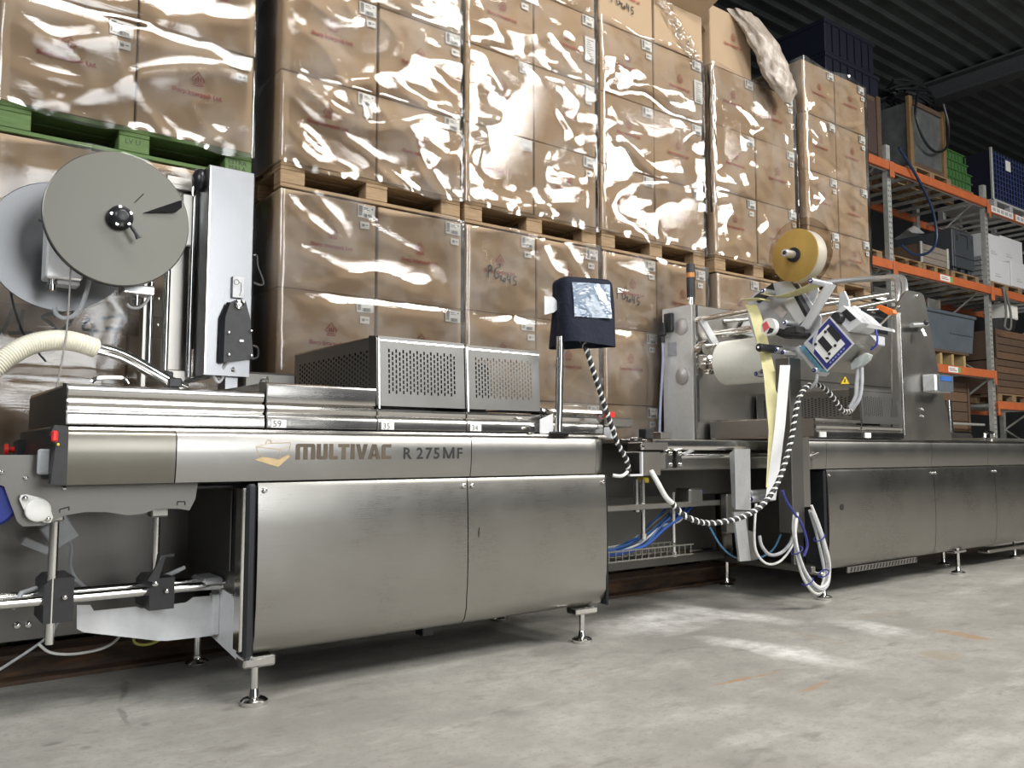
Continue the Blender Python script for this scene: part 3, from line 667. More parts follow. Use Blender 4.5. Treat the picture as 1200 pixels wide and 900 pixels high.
# adjusting rods, guide rails and clamps
def rod(p, a, b, r, name='rod'): return MB().cyl(a, b, r, 14).build(name, S_ROD, p)
rod(m1, (.503,3.36,.705), (.503,3.36,.265), .0155, 'adjusting_rod'); rod(m1, (.846,3.36,.715), (.846,3.36,.42), .0135, 'adjusting_rod')
MB().box(.48,.53,3.335,3.40,.69,.735,.006).build('rod_bracket', S_PLATE, m1); MB().box(.82,.885,3.335,3.40,.69,.735,.006).build('rod_bracket', S_PLATE, m1)
rod(m1, (.27,3.385,.414), (1.115,3.385,.412), .0165, 'guide_rail'); rod(m1, (.27,3.52,.418), (1.115,3.52,.412), .0155, 'guide_rail')
for x0, x1, z0, z1 in ((.478,.572,.338,.492),(.826,.915,.345,.462)):
    cb = MB().prism([(x0,z0),(x1,z0),(x1,z1),(x0+.02,z1),(x0,z1-.02)], 'y', 3.345, 3.56).build('clamp_block', BLACK, m1)
    bolt(cb, (x1-.03,3.344,(z0+z1)/2+.01), (0,-1,0), .010)
    MB().tube([(x0-.01,3.44,z1-.04),(x0-.06,3.42,z1-.05),(x0-.085,3.40,z1-.10)] if x0 < .6 else [(x1-.02,3.44,z1-.01),(x1+.03,3.43,z1+.01),(x1+.06,3.43,z1+.022)], [.008,.009,.007], 8).build('clamp_lever', GREYP, cb)
lv = MB().sheet([(0.812, 3.335, 0.460),(0.846, 3.335, 0.445),(0.873, 3.335, 0.543),(0.904, 3.335, 0.541),(0.903, 3.335, 0.554),(0.863, 3.335, 0.550)], (0,-1,0), .014).build('black_lever', BLACK, m1); bolt(lv, (0.839, 3.322, 0.447), (0,-1,0), .011)
bp_ = [(0.601, 3.450, 0.376),(0.646, 3.450, 0.371),(0.659, 3.450, 0.348),(0.806, 3.450, 0.348),(0.825, 3.450, 0.339),(0.989, 3.450, 0.344),(1.015, 3.450, 0.361),(1.091, 3.450, 0.360),(1.096, 3.450, 0.202),(0.923, 3.450, 0.205),(0.891, 3.450, 0.209),(0.627, 3.450, 0.275),(0.604, 3.450, 0.290)]
MB().sheet(bp_, (0,1,0), .006).build('support_plate', ALU_L, m1)
MB().box(1.085,1.112,3.42,3.47,.21,.37,.003).build('plate_flange', ALU_L, m1)
MB().box(1.03,1.112,3.37,3.54,.395,.44,.01).build('rail_socket', ALU, m1)
for u, v in ((20,733),(33,732)): bolt(m1, (0.462, 3.859, 0.253) if u == 20 else (0.500, 3.859, 0.252), (0,-1,0), .014)
t_ = MB(); t_.m = Matrix.Translation((.56,3.62,.63)) @ Matrix.Rotation(R(-32), 4, 'Y'); t_.box(-.05,.05,-.03,.03,-.05,.05,.006); t_.m = Matrix.Translation((.48,3.61,.585)) @ Matrix.Rotation(R(-62),4,'Y'); t_.box(-.015,.015,-.02,.02,-.05,.05,.004)
t_.build('sensor', GREYP, m1)
MB().tube(smooth([(0.582, 3.600, 0.603),(0.601, 3.600, 0.576),(0.600, 3.600, 0.505),(0.617, 3.600, 0.459),(0.660, 3.600, 0.410)],5), .006, 8).build('sensor_cable', GREYCBL, m1)
MB().tube(smooth([(0.593, 3.600, 0.461),(0.629, 3.600, 0.438),(0.666, 3.600, 0.399)],4), .006, 8).build('sensor_cable', GREYCBL, m1)
# emergency stop on the far side
es = MB().box(.44,.50,3.96,4.06,.90,.985,.008).build('stop_box', BLACK, m1)
MB().lathe([(.012,0),(.012,.02),(.024,.022),(.022,.036)], (.44,4.01,.945), (-1,0,0), 16).build('stop_button', RED, es)

# ---------------------------------------------------------------- film unwind tower on the first hood
tw = thing('film_unwind_tower', 'tall steel column with two big grey reel discs standing on the left hood', 'machine', (1.2, 3.8, 1.172))
cf = MB().prism([(1.105,3.70),(1.305,3.70),(1.305,3.86),(1.105,3.86)], 'z', 1.27, 2.205).build('column_cover', S_COL, tw)
MB().box(1.106,1.112,3.695,3.70,1.28,2.20).build('column_edge', S_ROD, cf)
MB().box(1.21,1.27,3.74,3.84,1.2115,1.27,.003).build('column_foot', S_COL, tw)
MB().box(1.215,1.265,3.68,3.6995,1.62,1.715,.001).build('pictogram_plate', plain('faded_sticker', (.45,.46,.47), .5, .4), cf)
mb = MB().tube([(1.231+.011*math.cos(a/3), 3.679, 1.690+.011*math.sin(a/3)) for a in range(19)], .0012, 5, True); mb.tube([(1.242,3.679,1.69),(1.252,3.679,1.688),(1.252,3.679,1.65),(1.246,3.679,1.63)], .0012, 5); mb.build('pictogram', S_DARK, cf)
# black pivot arm with screws
arm = MB().sheet([(1.177, 3.660, 1.323),(1.179, 3.660, 1.523),(1.200, 3.660, 1.593),(1.237, 3.660, 1.613),(1.268, 3.660, 1.604),(1.289, 3.660, 1.534),(1.309, 3.660, 1.351)], (0,1,0), .035).build('pivot_arm', BLACK, tw)
MB().sheet([(1.161, 3.680, 1.328),(1.163, 3.680, 1.524),(1.191, 3.680, 1.595),(1.200, 3.660, 1.593),(1.179, 3.660, 1.523),(1.177, 3.660, 1.323)], (0,.5,-.1), .01).build('arm_edge', RUBBER, arm)
for p in ((1.238, 3.660, 1.586),(1.196, 3.660, 1.456),(1.294, 3.660, 1.472),(1.198, 3.660, 1.359),(1.297, 3.660, 1.362)): bolt(arm, p, (0,-1,0), .007)
MB().lathe([(.020,0),(.020,.01),(.012,.014),(.010,.004)], (1.238, 3.660, 1.586), (0,-1,0), 16).build('pivot_ring', S_ROD, arm)
MB().box(1.244,1.262,3.655,3.66,1.595,1.605,.001).box(1.244,1.262,3.655,3.66,1.42,1.43,.001).build('white_marker', WHITEP, arm)
MB().tube(smooth([(1.311, 3.680, 1.411),(1.334, 3.680, 1.401),(1.335, 3.680, 1.362),(1.308, 3.680, 1.349)],4), .005, 8).build('arm_loop', RUBBER, arm)
# rear frame of the tower: plates and rods
MB().box(.985,1.10,3.93,3.945,1.28,2.20,.003).build('frame_plate', S_PLATE, tw)
MB().box(1.10,1.12,3.86,3.94,1.40,2.20,.003).build('frame_plate', S_DARK, tw)
MB().box(.90,.925,3.93,3.99,1.174,2.00,.004).build('frame_upright', S_PLATE, tw)
MB().box(1.00,1.08,3.87,3.93,1.174,1.30,.004).build('frame_foot', S_PLATE, tw)
for a, b in (((.93,3.92,1.30),(.93,3.92,1.95)),((1.085,3.86,1.27),(1.085,3.86,2.16)),((1.0,3.92,1.3),(1.0,3.92,1.95))): rod(tw, a, b, .012, 'guide_rod')
for z in (1.62,1.76,1.5): bolt(tw, (.965,3.929,z), (0,-1,0), .007)
MB().box(.90,1.12,3.90,3.96,2.13,2.155,.003).build('top_bar', S_PLATE, tw)
MB().ball((1.095,3.80,2.16), .045, 16, (.8,1,1.2)).build('roller_knob', RUBBER, tw)
MB().box(1.03,1.08,3.84,3.94,1.86,2.10,.006).build('arm_bracket', S_PLATE, tw)
rod(tw, (1.06,3.90,1.245), (1.30-.06,3.70,1.30), .013, 'cross_rod')
MB().box(.975,1.02,3.85,3.93,1.24,1.29,.005).build('rod_clamp', BLACK, tw)
MB().tube(smooth([(1.153, 3.720, 1.270),(1.176, 3.720, 1.241),(1.198, 3.720, 1.273),(1.191, 3.700, 1.309),(1.209, 3.690, 1.332)],5), .007, 8).build('tower_cable', GREYCBL, tw)
MB().tube(smooth([(1.135, 3.760, 1.302),(1.152, 3.740, 1.264),(1.183, 3.720, 1.260)],5), .006, 8).build('tower_cable', GREYCBL, tw)
# reels
DISC = steel('grey_reel_disc', (.125,.122,.108), .42, (1,1,1), .04, .05)
DISC2 = steel('pale_reel_disc', (.21,.214,.222), .36, (70,70,1.5), .05, .08)
c1 = Vector((0.693, 3.450, 1.834)); c2 = Vector((0.544, 3.800, 1.772))
d1 = MB().lathe([(.258,0),(.262,.002),(.262,.004),(.258,.006)], c1, (0,1,0), 72).build('reel_disc', DISC, tw, ang=25)
MB().lathe([(.258,.0065),(.2618,.008),(.2618,.030),(.255,.034)], c1, (0,1,0), 72).build('disc_rim', RUBBER, d1)
hb = MB().lathe([(.030,0),(.046,-.004),(.046,-.030),(.040,-.040),(.024,-.060),(.018,-.062)], c1, (0,1,0), 28).build('hub', RUBBER, d1)
for k in range(5):
    a = .5+k*2*math.pi/5; MB().lathe([(.006,0),(.006,.006)], c1+Vector((.036*math.cos(a),-.042,.036*math.sin(a))), (0,-1,0), 8).build('hub_screw', S_ROD, hb)
MB().tube([c1+Vector((.03,-.05,-.03)), c1+Vector((.05,-.055,-.06)), c1+Vector((.062,-.055,-.078))], [.007,.007,.012], 8).build('clamp_lever', RUBBER, hb)
MB().sheet([c1+Vector(p) for p in ((.085,-.003,.035),(.21,-.03,.10),(.222,-.026,.105),(.225,-.02,.078),(.205,-.02,.058))], (0,-1,.2), .006).build('film_tail', plain('black_film', (.01,.01,.012), .12), d1)
MB().tube([c1+Vector((.055,-.001,.075)), c1+Vector((.085,-.001,.115))], .0022, 6).build('disc_mark', INK, d1)
MB().cyl(c1+Vector((0,.03,0)), (c1.x, 3.93, c1.z), .035, 20).build('reel_shaft', S_PLATE, tw)
MB().box(c1.x-.02, 1.0, 3.885, 3.93, c1.z-.05, c1.z+.05, .006).build('reel_arm', S_PLATE, tw)
d2 = MB().lathe([(.262,0),(.265,.002),(.265,.005),(.262,.007)], c2, (0,1,0), 72).build('reel_disc', DISC2, tw, 'pale brushed steel disc', ang=25)
MB().lathe([(.258,.0075),(.260,.010),(.260,.030),(.250,.034)], c2, (0,1,0), 72).build('disc_rim', S_DARK, d2)
MB().tube([c2+Vector((-.08,-.001,.10)), c2+Vector((.03,-.001,.02))], .002, 6).build('disc_mark', INK, d2)
WHITEALU = plain('bright_aluminium', (.80,.80,.80), .35, .4, .03)
mo = MB().box(.472,.600,3.60,3.72,1.605,1.86,.006).build('reel_motor', WHITEALU, tw)
MB().lathe([(.014,0),(.014,-.02),(.018,-.022),(.018,-.045),(.008,-.05)], (.500,3.64,1.605), (0,0,1), 14).build('cable_gland', S_ROD, mo)
MB().box(.515,.595,3.62,3.70,1.585,1.6045,.004).build('motor_foot', GREYP, mo)
MB().box(.601,.66,3.66,3.80,1.70,1.80,.004).build('motor_bracket', S_PLATE, mo)
MB().tube(smooth([(0.513, 3.640, 1.496),(0.520, 3.640, 1.470),(0.547, 3.640, 1.456),(0.585, 3.640, 1.473),(0.612, 3.650, 1.521),(0.630, 3.660, 1.597),(0.640, 3.680, 1.661)],6), .009, 10).build('motor_cable', GREYCBL, mo)
sb = MB().box(.742,.86,3.56,3.66,1.572,1.605,.004).build('brake_block', ALU, tw)
MB().lathe([(.012,0),(.012,-.02),(.016,-.022),(.014,-.045)], (.80,3.60,1.572), (0,0,1), 12).build('cable_gland', S_ROD, sb)
MB().tube(smooth([(0.765, 3.600, 1.531),(0.778, 3.600, 1.518),(0.814, 3.600, 1.522),(0.845, 3.600, 1.560),(0.857, 3.600, 1.615)],6), .006, 8).build('brake_cable', GREYCBL, sb)
# thin pull cords hanging from the reels
MB().tube(smooth([(0.541, 3.500, 1.640),(0.540, 3.500, 1.528),(0.533, 3.480, 1.379),(0.518, 3.460, 1.264),(0.504, 3.440, 1.177),(0.497, 3.420, 1.141)],6), .0032, 6).build('cord', plain('clear_grey_cord', (.22,.21,.20), .35), tw)
MB().tube(smooth([(0.379, 3.860, 1.616),(0.395, 3.860, 1.531),(0.419, 3.860, 1.454),(0.443, 3.900, 1.412),(0.482, 3.900, 1.359),(0.527, 3.900, 1.306)],6), .0042, 6).build('cord', RUBBER, tw, 'black cord')
# cable clipped to the right of the column
MB().tube(smooth([(1.361, 3.840, 1.857),(1.377, 3.840, 1.859),(1.383, 3.840, 1.810),(1.409, 3.840, 1.748),(1.406, 3.840, 1.723),(1.364, 3.840, 1.730)],5), .006, 8).build('side_cable', RUBBER, tw)

# ---------------------------------------------------------------- suction hose with steel tail pipe
ho = thing('suction_hose', 'cream corrugated hose joined to a bent steel pipe above the left hood', 'hose', (.9, 3.62, 1.172))
hp = smooth([(0.250, 3.450, 1.165),(0.303, 3.450, 1.228),(0.354, 3.460, 1.281),(0.416, 3.480, 1.325),(0.487, 3.500, 1.349),(0.563, 3.530, 1.355),(0.649, 3.560, 1.338)], 16)
rs = [.036+(.0022 if i % 2 else -.0022) for i in range(len(hp))]
MB().tube(hp, rs, 18).build('corrugated_hose', plain('cream_hose', (.70,.67,.56), .45, 0, .04), ho, ang=60)
MB().tube(smooth([(0.643, 3.560, 1.341),(0.706, 3.570, 1.330),(0.774, 3.590, 1.309),(0.861, 3.610, 1.267),(0.948, 3.620, 1.223),(1.009, 3.640, 1.202)],8), .026, 20).build('tail_pipe', S_ROD, ho, 'bent steel pipe')
MB().box(.93,.985,3.58,3.66,1.20,1.24,.006).box(.945,.97,3.58,3.66,1.172,1.20).build('pipe_clamp', BLACK, ho)

# ---------------------------------------------------------------- control terminal under a dust cover
ct = thing('control_terminal', 'navy fabric hood with clear window over a screen on a steel pole', 'control panel', (2.63, 3.12, 1.004))
MB().cyl((2.63,3.12,1.031), (2.645,3.12,1.50), .0195, 20).build('pole', S_ROD, ct)
MB().box(2.575,2.70,3.075,3.148,1.0215,1.032,.003).build('base_plate', BLACK, ct)
MB().prism([(2.52,1.024),(2.60,1.024),(2.60,1.12),(2.52,1.09)], 'y', 3.125, 3.131).build('pole_bracket', ALU_L, ct)
MB().box(2.44,2.47,3.10,3.14,1.0225,1.06,.004).build('bracket_pin', S_ROD, ct)
FAB = NT('navy_fabric'); nn = FAB.noise(FAB.coord(), 9, 4, .6); FAB.set(col=(.008,.011,.022), rough=.75, spec=.25).bump(nn, .5, .03); FAB = FAB.mat
mb = MB(); M_ = Matrix.Translation((2.80,3.13,1.63)) @ Matrix.Rotation(R(-17), 4, 'Z'); mb.m = M_
def cov(u, v):
    a = 2*math.pi*u; z = -.165+.335*v; sx = .150-.006*v; sy = .115-.035*v+.01*(1-v)
    e = 5.0; c_, s__ = math.cos(a), math.sin(a); r = (abs(c_)**e+abs(s__)**e)**(-1/e)
    k = 1+.025*math.sin(3*a+5*v)*(1-v*.6)+.012*math.sin(9*a+v*3)
    top = max(0, (v-.93)/.07); k *= 1-.10*top*top
    return (sx*r*c_*k, sy*r*s__*k, z+.008*math.sin(2*a)*(1-v)-.01*top*0)
mb.grid(cov, 64, 26, True); n_ = len(mb.v)-64; mb.f.append(tuple(n_+i for i in range(64)))
mb.build('dust_cover', FAB, ct, ang=60)
mb = MB(); mb.m = M_
WIN = NT('clear_vinyl'); wn = WIN.noise(WIN.coord((1,1,3)), 14, 3); WIN.set(col=(.15,.20,.27), rough=.05, spec=.9, coat=1.0).bump(wn, .6, .02); WIN = WIN.mat
mb.grid(lambda u, v: (-.095+.205*u, -.112-.006*math.sin(3.14*u)*math.sin(3.14*v)-.004*math.sin(9*u+4*v)+.022*v, -.035+.175*v), 14, 12)
mb.build('clear_window', WIN, ct, recalc=False)
mb = MB(); mb.m = M_; mb.sheet([(-.215,-.02,-.02),(-.215,-.02,.075),(-.165,-.02,.07),(-.142,-.02,.045),(-.142,-.02,.015),(-.165,-.02,-.005)], (0,1,0), .004); mb.build('side_bracket', ALU_L, ct)

# ---------------------------------------------------------------- right packaging machine
m2 = thing('packaging_machine', 'second brushed steel machine body running on to the right behind the label applicator', 'machine', (6.5, 3.6, 0))
for a, b in ((4.665, 4.868), (4.871, 6.23), (6.234, 7.14), (7.144, 8.9)): fascia(m2, a, b)
MB().prism([(3.118,1.004),(3.112,1.010),(3.116,1.019),(3.20,1.021),(3.20,1.004)], 'x', 4.66, 8.9).build('top_rail', S_HOOD, m2)
body(m2, 4.872, 6.245, [(4.895,.785)]); bb = body(m2, 6.250, 7.238, [(6.225,.778),(6.275,.778),(7.215,.778)]); body(m2, 7.243, 8.9, [(7.265,.778)])
MB().lathe([(.022,0),(.022,.006),(.010,.007)], (5.019, 3.102, 0.577), (0,-1,0), 18).build('lock_plug', BLACK, m2)
MB().box(4.845, 4.869, 3.106, 3.27, .172, .815, .012).build('edge_seal', RUBBER, m2)
MB().box(4.74, 4.85, 3.27, 3.30, .19, .83, .004).build('end_plate', S_PLATE, m2)
MB().box(4.70, 4.74, 3.12, 3.95, .175, .215, .004).build('end_frame_bar', S_PLATE, m2)
MB().prism([(3.95,.175),(4.02,.28),(4.02,.75),(3.98,.75),(3.90,.215)], 'x', 4.70, 4.74).build('end_frame_bar', S_DARK, m2)
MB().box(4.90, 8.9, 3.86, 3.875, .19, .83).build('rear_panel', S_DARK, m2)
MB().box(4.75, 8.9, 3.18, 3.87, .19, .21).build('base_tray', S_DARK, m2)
MB().box(4.86, 4.87, 3.28, 3.86, .21, .83).build('end_plate', S_DARK, m2)
MB().box(3.35, 8.9, 3.18, 4.08, .985, 1.003).build('machine_bed', S_PLATE, m2)
foot(m2, 4.83, 3.125, .18); foot(m2, 6.63, 3.135, .20); foot(m2, 4.755, 3.83, .20); foot(m2, 8.02, 3.30, .2, .0135, .95); foot(m2, 7.05, 3.45, .2)
MB().box(6.55,6.72,3.11,3.18,.165,.185,.004).build('foot_bracket', S_HOOD, m2); MB().box(4.78,4.88,3.10,3.20,.155,.175,.006).build('foot_bracket', S_HOOD, m2)
MB().box(7.3,8.2,3.20,3.30,.10,.13,.01).build('drain_tray', S_PLATE, m2)
gr = MB().box(5.15,6.05,3.15,3.165,.135,.172,.002).build('vent_strip', S_PLATE, m2)
mb = MB()
for k in range(22): mb.prism([(5.18+k*.04,.140),(5.19+k*.04,.140),(5.205+k*.04,.168),(5.195+k*.04,.168)], 'y', 3.147, 3.1495)
mb.build('vent_slots', RUBBER, gr, kind='stuff')
# hoods of the right machine
ha = hood(m2, 4.845, 5.378, 1.158, dep=4.02); MB().box(4.838, 4.8445, 3.17, 4.02, 1.035, 1.152, .001).build('hood_end', S_PLATE, ha)
hb_ = hood(m2, 5.386, 5.93, 1.375, perf=True, dep=4.02); perf_box(m2, hb_, 5.386, 5.93, 1.375, dep=4.02, nx=18, nz=9); MB().box(5.43,5.88,3.26,3.96,1.125,1.34,.03).build('motor_block', BLACK, hb_)  # black block added inside to darken the slots
for x, nm in ((4.87,'40'),(5.41,'31')): 
    MB().box(x, x+.075, 3.1465, 3.150, 1.030, 1.066, .001).build('number_plate', PAPER, ha if x < 5 else hb_)
fp = MB().sheet([(5.808, 3.170, 1.016),(5.873, 3.170, 1.953),(6.054, 3.170, 2.119),(6.106, 3.170, 2.144),(6.296, 3.170, 2.147),(6.346, 3.170, 2.126),(6.697, 3.170, 1.024)], (0,1,0), .012).build('upright_plate', S_PLATE, m2)
MB().box(5.952,5.966,3.155,3.19,1.05,1.96,.003).build('plate_flange', S_HOOD, m2)
lb = MB().box(6.25,6.50,3.06,3.168,1.38,1.515,.012).build('junction_box', ALU, fp); MB().box(6.28,6.50,3.05,3.0595,1.385,1.51,.003).build('box_lid', plain('slate_lid', (.075,.09,.105), .4), lb); MB().box(6.30,6.47,3.0465,3.0495,1.465,1.50,.001).build('blue_label', plain('blue_label', (.02,.10,.36), .5), lb)
MB().cyl((6.039, 3.120, 1.867), (6.268, 3.120, 1.894), .018, 12).build('valve', ALU, fp); MB().ball((6.216, 3.100, 1.900), .022, 10).build('valve_knob', BLACK, fp); MB().cyl((6.187, 3.120, 1.848), (6.195, 3.100, 1.795), .014, 10).build('valve_port', S_ROD, fp)
for u, v in ((1053,360),(1074,347),(1081,480),(1081,488),(1058,447)): bolt(fp, (onp := Vector((5.959, 3.169, 1.999)) if u == 1053 else Vector((6.227, 3.169, 2.112)) if u == 1074 else Vector((6.250, 3.169, 1.251)) if v == 480 else Vector((6.246, 3.169, 1.199)) if v == 488 else Vector((5.980, 3.169, 1.450))), (0,-1,0), .012)
# tall film enclosure behind
en = MB().box(4.70, 7.6, 4.05, 4.345, 1.005, 2.015, .006).build('film_housing', S_PLATE, m2)
MB().box(4.694, 4.6995, 4.055, 4.34, 1.01, 2.01, .001).build('housing_end', S_END, en)
MB().box(4.715, 4.745, 4.035, 4.0495, 1.02, 2.01, .003).build('edge_strip', S_HOOD, en)
for z in (1.86, 1.49): MB().lathe([(.066,0),(.066,.003),(.060,.006)], (4.694, 4.15, z), (-1,0,0), 28).build('round_cover', ALU, en)
MB().box(4.688,4.6935,4.20,4.285,1.65,1.75).build('type_plate', plain('grey_type_plate', (.30,.30,.33), .4), en)
cn = MB().box(4.66,4.694,4.22,4.30,1.83,1.97,.006).box(4.63,4.66,4.265,4.325,1.80,1.90,.006).build('black_connector', BLACK, en)
MB().cyl((4.65,4.30,1.80),(4.65,4.30,1.75),.018,10).build('cable_gland', BLACK, en)
MB().tube(smooth([(4.65,4.30,1.76),(4.655,4.305,1.6),(4.65,4.33,1.3),(4.64,4.34,1.01)],6), .010, 8).build('supply_cable', plain('clear_blue_cable', (.35,.38,.52), .35), en)
MB().box(5.2,7.55,4.044,4.0495,1.52,1.527).build('panel_joint', S_DARK, en)
ys = MB().sheet([(6.583, 4.040, 1.516),(6.715, 4.040, 1.523),(6.653, 4.040, 1.587)], (0,-1,0), .004).build('warning_sign', YEL, en)
MB().sheet([(6.629, 4.034, 1.533),(6.648, 4.034, 1.534),(6.650, 4.034, 1.564),(6.639, 4.034, 1.563)], (0,-1,0), .001).build('warning_mark', INK, ys)
# beacon post on the housing
bp0 = MB().cyl((4.86,4.20,2.015),(4.86,4.20,2.10),.030,20).build('beacon_tube', S_ROD, m2); 
MB().cyl((4.86,4.20,2.10),(4.86,4.20,2.255),.032,20).build('beacon_dark', RUBBER, m2); MB().cyl((4.86,4.20,2.255),(4.86,4.20,2.29),.0325,20).build('beacon_amber', plain('amber_lens', (.50,.20,.04), .3), m2); MB().cyl((4.86,4.20,2.29),(4.86,4.20,2.36),.032,20).build('beacon_cap', BLACK, m2)
# bent tubes from the housing to the plate
for dy in (0, .05):
    MB().tube(smooth([(6.20,4.06,2.34),(6.30,3.8,2.345),(6.36,3.5+dy,2.325),(6.30,3.32+dy,2.29),(6.16,3.22+dy,2.17),(6.10,3.20+dy,2.06)],6), .022, 12).build('bent_tube', ALU, m2)
rod(m2, (5.05,4.05,1.92), (6.10,3.25,2.02), .014, 'tie_rod')
MB().box(7.5,8.9,3.22,4.0,1.004,1.05,.01).build('low_cover', S_PLATE, m2); MB().box(7.0,7.9,3.55,4.0,1.02,1.10,.02).build('low_cover', S_DARK, m2)
MB().tube(smooth([(7.42,3.24,1.03),(7.43,3.24,1.085),(7.50,3.24,1.10),(7.57,3.24,1.085),(7.58,3.24,1.03)],5), .013, 8).build('handle', S_ROD, m2)
rod(m2, (8.42,4.0,1.0), (8.40,4.0,1.44), .03, 'end_post')
# transfer section between the two machine bodies
rl = MB().prism([(3.165,.945),(3.160,.97),(3.165,.998),(3.19,1.003),(3.19,.945)], 'x', 3.36, 4.664).build('side_rail', S_HOOD, m2)
rod(m2, (3.44,3.22,.912), (4.66,3.22,.912), .022, 'drive_shaft')
MB().box(3.30,4.66,3.26,3.30,.83,.905,.006).build('lower_rail', S_PLATE, m2)
MB().box(3.0,4.7,3.60,3.615,.66,.98,.004).build('inner_panel', S_DARK, m2); MB().box(2.96,4.70,3.87,3.885,.27,.98,.004).build('rear_panel', S_SIDE, m2); MB().box(2.96,4.70,3.80,3.86,.20,.26,.004).build('rear_beam', S_DARK, m2)
MB().box(2.96,4.12,3.30,3.34,.615,.645,.003).build('cross_bar', S_PLATE, m2)
MB().box(3.175,3.375,3.09,3.20,.945,.985,.004).build('bracket_box', S_PLATE, m2)
q = MB().box(3.17,3.325,3.10,3.22,.81,.935,.004).build('bracket_box', S_PLATE, m2); MB().box(3.165,3.175,3.085,3.10,.81,.935).box(3.08,3.165,3.085,3.10,.81,.82).build('bright_edge', ALU_L, q)
bolt(m2, (3.169, 3.088, 0.959), (0,-1,0), .014)
MB().box(3.30,3.40,3.13,3.22,.84,.93,.006).build('bracket_box', S_PLATE, m2)
MB().box(2.965,3.12,3.10,3.24,1.06,1.11,.008).build('sensor_housing', S_PLATE, m2); MB().box(2.97,3.03,3.14,3.16,1.111,1.14,.002).build('red_tab', RED, m2)
MB().box(2.957,2.99,3.09,3.15,1.0,1.06,.004).build('rail_end', ALU_L, m2)
for k in range(3): MB().box(3.12+.06*k,3.15+.06*k,3.12,3.19,.986,1.0+.01*(k % 2),.003).build('rail_clip', S_ROD, m2)
MB().box(3.32,3.38,3.20,3.26,1.004,1.06,.004).build('black_clip', BLACK, m2); MB().box(3.46,3.54,3.22,3.34,1.004,1.045,.004).build('rail_block', S_PLATE, m2)
for dx in (0,.075):
    cl = MB().box(3.40+dx,3.44+dx,3.12,3.16,.845,.945,.004).build('rail_clamp', S_ROD, m2)
    for z in (.865,.925): bolt(cl, (3.42+dx,3.119,z), (0,-1,0), .010)
MB().prism([(3.52,.925),(3.60,.945),(3.62,.94),(3.54,.915)], 'y', 3.12, 3.14).build('latch', ALU, m2)
for x, y, z0, z1 in ((3.43,3.34,.45,.78),(3.70,3.36,.33,.70),(3.40,3.36,.60,.78)):
    r_ = rod(m2, (x,y,z0), (x,y,z1), .014, 'support_rod'); MB().lathe([(.02,0),(.02,.03)], (x,y,z0), (0,0,1), 12).build('rod_collar', S_ROD, r_)
MB().sheet([(3.942, 3.100, 0.947),(4.084, 3.100, 0.952),(4.079, 3.100, 0.594),(3.939, 3.100, 0.605)], (0,1,0), .012).build('hanger_plate', ALU, m2)
MB().sheet([(3.971, 3.160, 0.927),(3.942, 3.100, 0.947),(3.939, 3.100, 0.605),(3.984, 3.160, 0.614)], (.6,.6,0), .01).build('hanger_side', ALU_L, m2)
MB().sheet([(3.948, 3.120, 0.589),(4.049, 3.120, 0.589),(4.094, 3.120, 0.301),(3.993, 3.120, 0.304)], (0,1,0), .014).build('hanger_plate', ALU, m2)
hs = MB().sheet([(4.059, 3.130, 0.485),(4.146, 3.130, 0.460),(4.172, 3.130, 0.304),(4.108, 3.130, 0.299)], (0,1,0), .02).build('hanger_side', S_PLATE, m2)
MB().box(3.78,3.90,3.30,3.42,.63,.72,.01).build('angle_block', S_PLATE, m2); MB().box(4.05,4.25,3.25,3.30,.45,.68,.006).build('angle_block', S_PLATE, m2)
MB().box(3.55,3.60,3.45,3.5,.755,.785,.003).build('yellow_sign', YEL, m2)
MB().box(4.66,4.70,3.09,3.20,.83,.96,.006).build('latch_block', S_PLATE, m2); MB().prism([(4.62,.90),(4.75,.93),(4.78,.915),(4.70,.89)], 'y', 3.075, 3.09).build('latch', S_PLATE, m2)
bolt(m2, (4.76,3.17,.66), (-1,0,0), .015); 
# film roll held in the housing, its axle across the machine
ro = thing('film_roll', 'wide creamy white film roll on an axle in front of the housing', 'roll', (4.80, 3.6, 1.40))
MB().lathe([(.150,0),(.158,.004),(.158,.47),(.150,.474)], (4.80,3.36,1.565), (0,1,0), 48).build('film_web', plain('cream_film', (.84,.84,.76), .22, 0, .02), ro)
MB().lathe([(.045,0),(.045,-.008),(.03,-.01)], (4.80,3.36,1.565), (0,1,0), 24).build('roll_core', plain('card_core', (.35,.27,.18), .8), ro)
MB().cyl((4.80,3.34,1.565),(4.80,4.05,1.565),.022,16).build('axle', S_ROD, ro)
MB().lathe([(.07,0),(.075,.01),(.075,.04),(.05,.05),(.05,.09),(.07,.095),(.07,.12)], (4.80,3.87,1.565), (0,1,0), 28).build('brake_hub', S_ROD, ro)
# film guide rollers and arms on the housing
for a, b, r_ in (((4.735,4.05,1.895),(4.735,3.45,1.905),.022),((4.80,4.05,1.70),(4.80,3.80,1.705),.02),((4.95,4.05,1.80),(4.95,3.5,1.80),.018),((5.0,4.05,1.83),(5.0,3.5,1.84),.014)):
    rod(m2, a, b, r_, 'guide_roller')
MB().sheet([(4.696, 3.980, 1.880),(4.771, 3.980, 1.887),(4.910, 3.980, 1.735),(4.843, 3.980, 1.717)], (0,1,0), .02).build('roller_arm', ALU_L, m2)
MB().lathe([(.05,0),(.055,.015),(.055,.05),(.035,.06),(.035,.09)], (4.694, 3.920, 1.675), (0,1,0), 24).build('brake_hub', S_ROD, m2)
MB().sheet([(5.167, 4.000, 1.835),(5.296, 4.000, 1.979),(5.402, 4.000, 1.976),(5.353, 4.000, 1.818)], (0,1,0), .02).build('pivot_plate', ALU, m2)

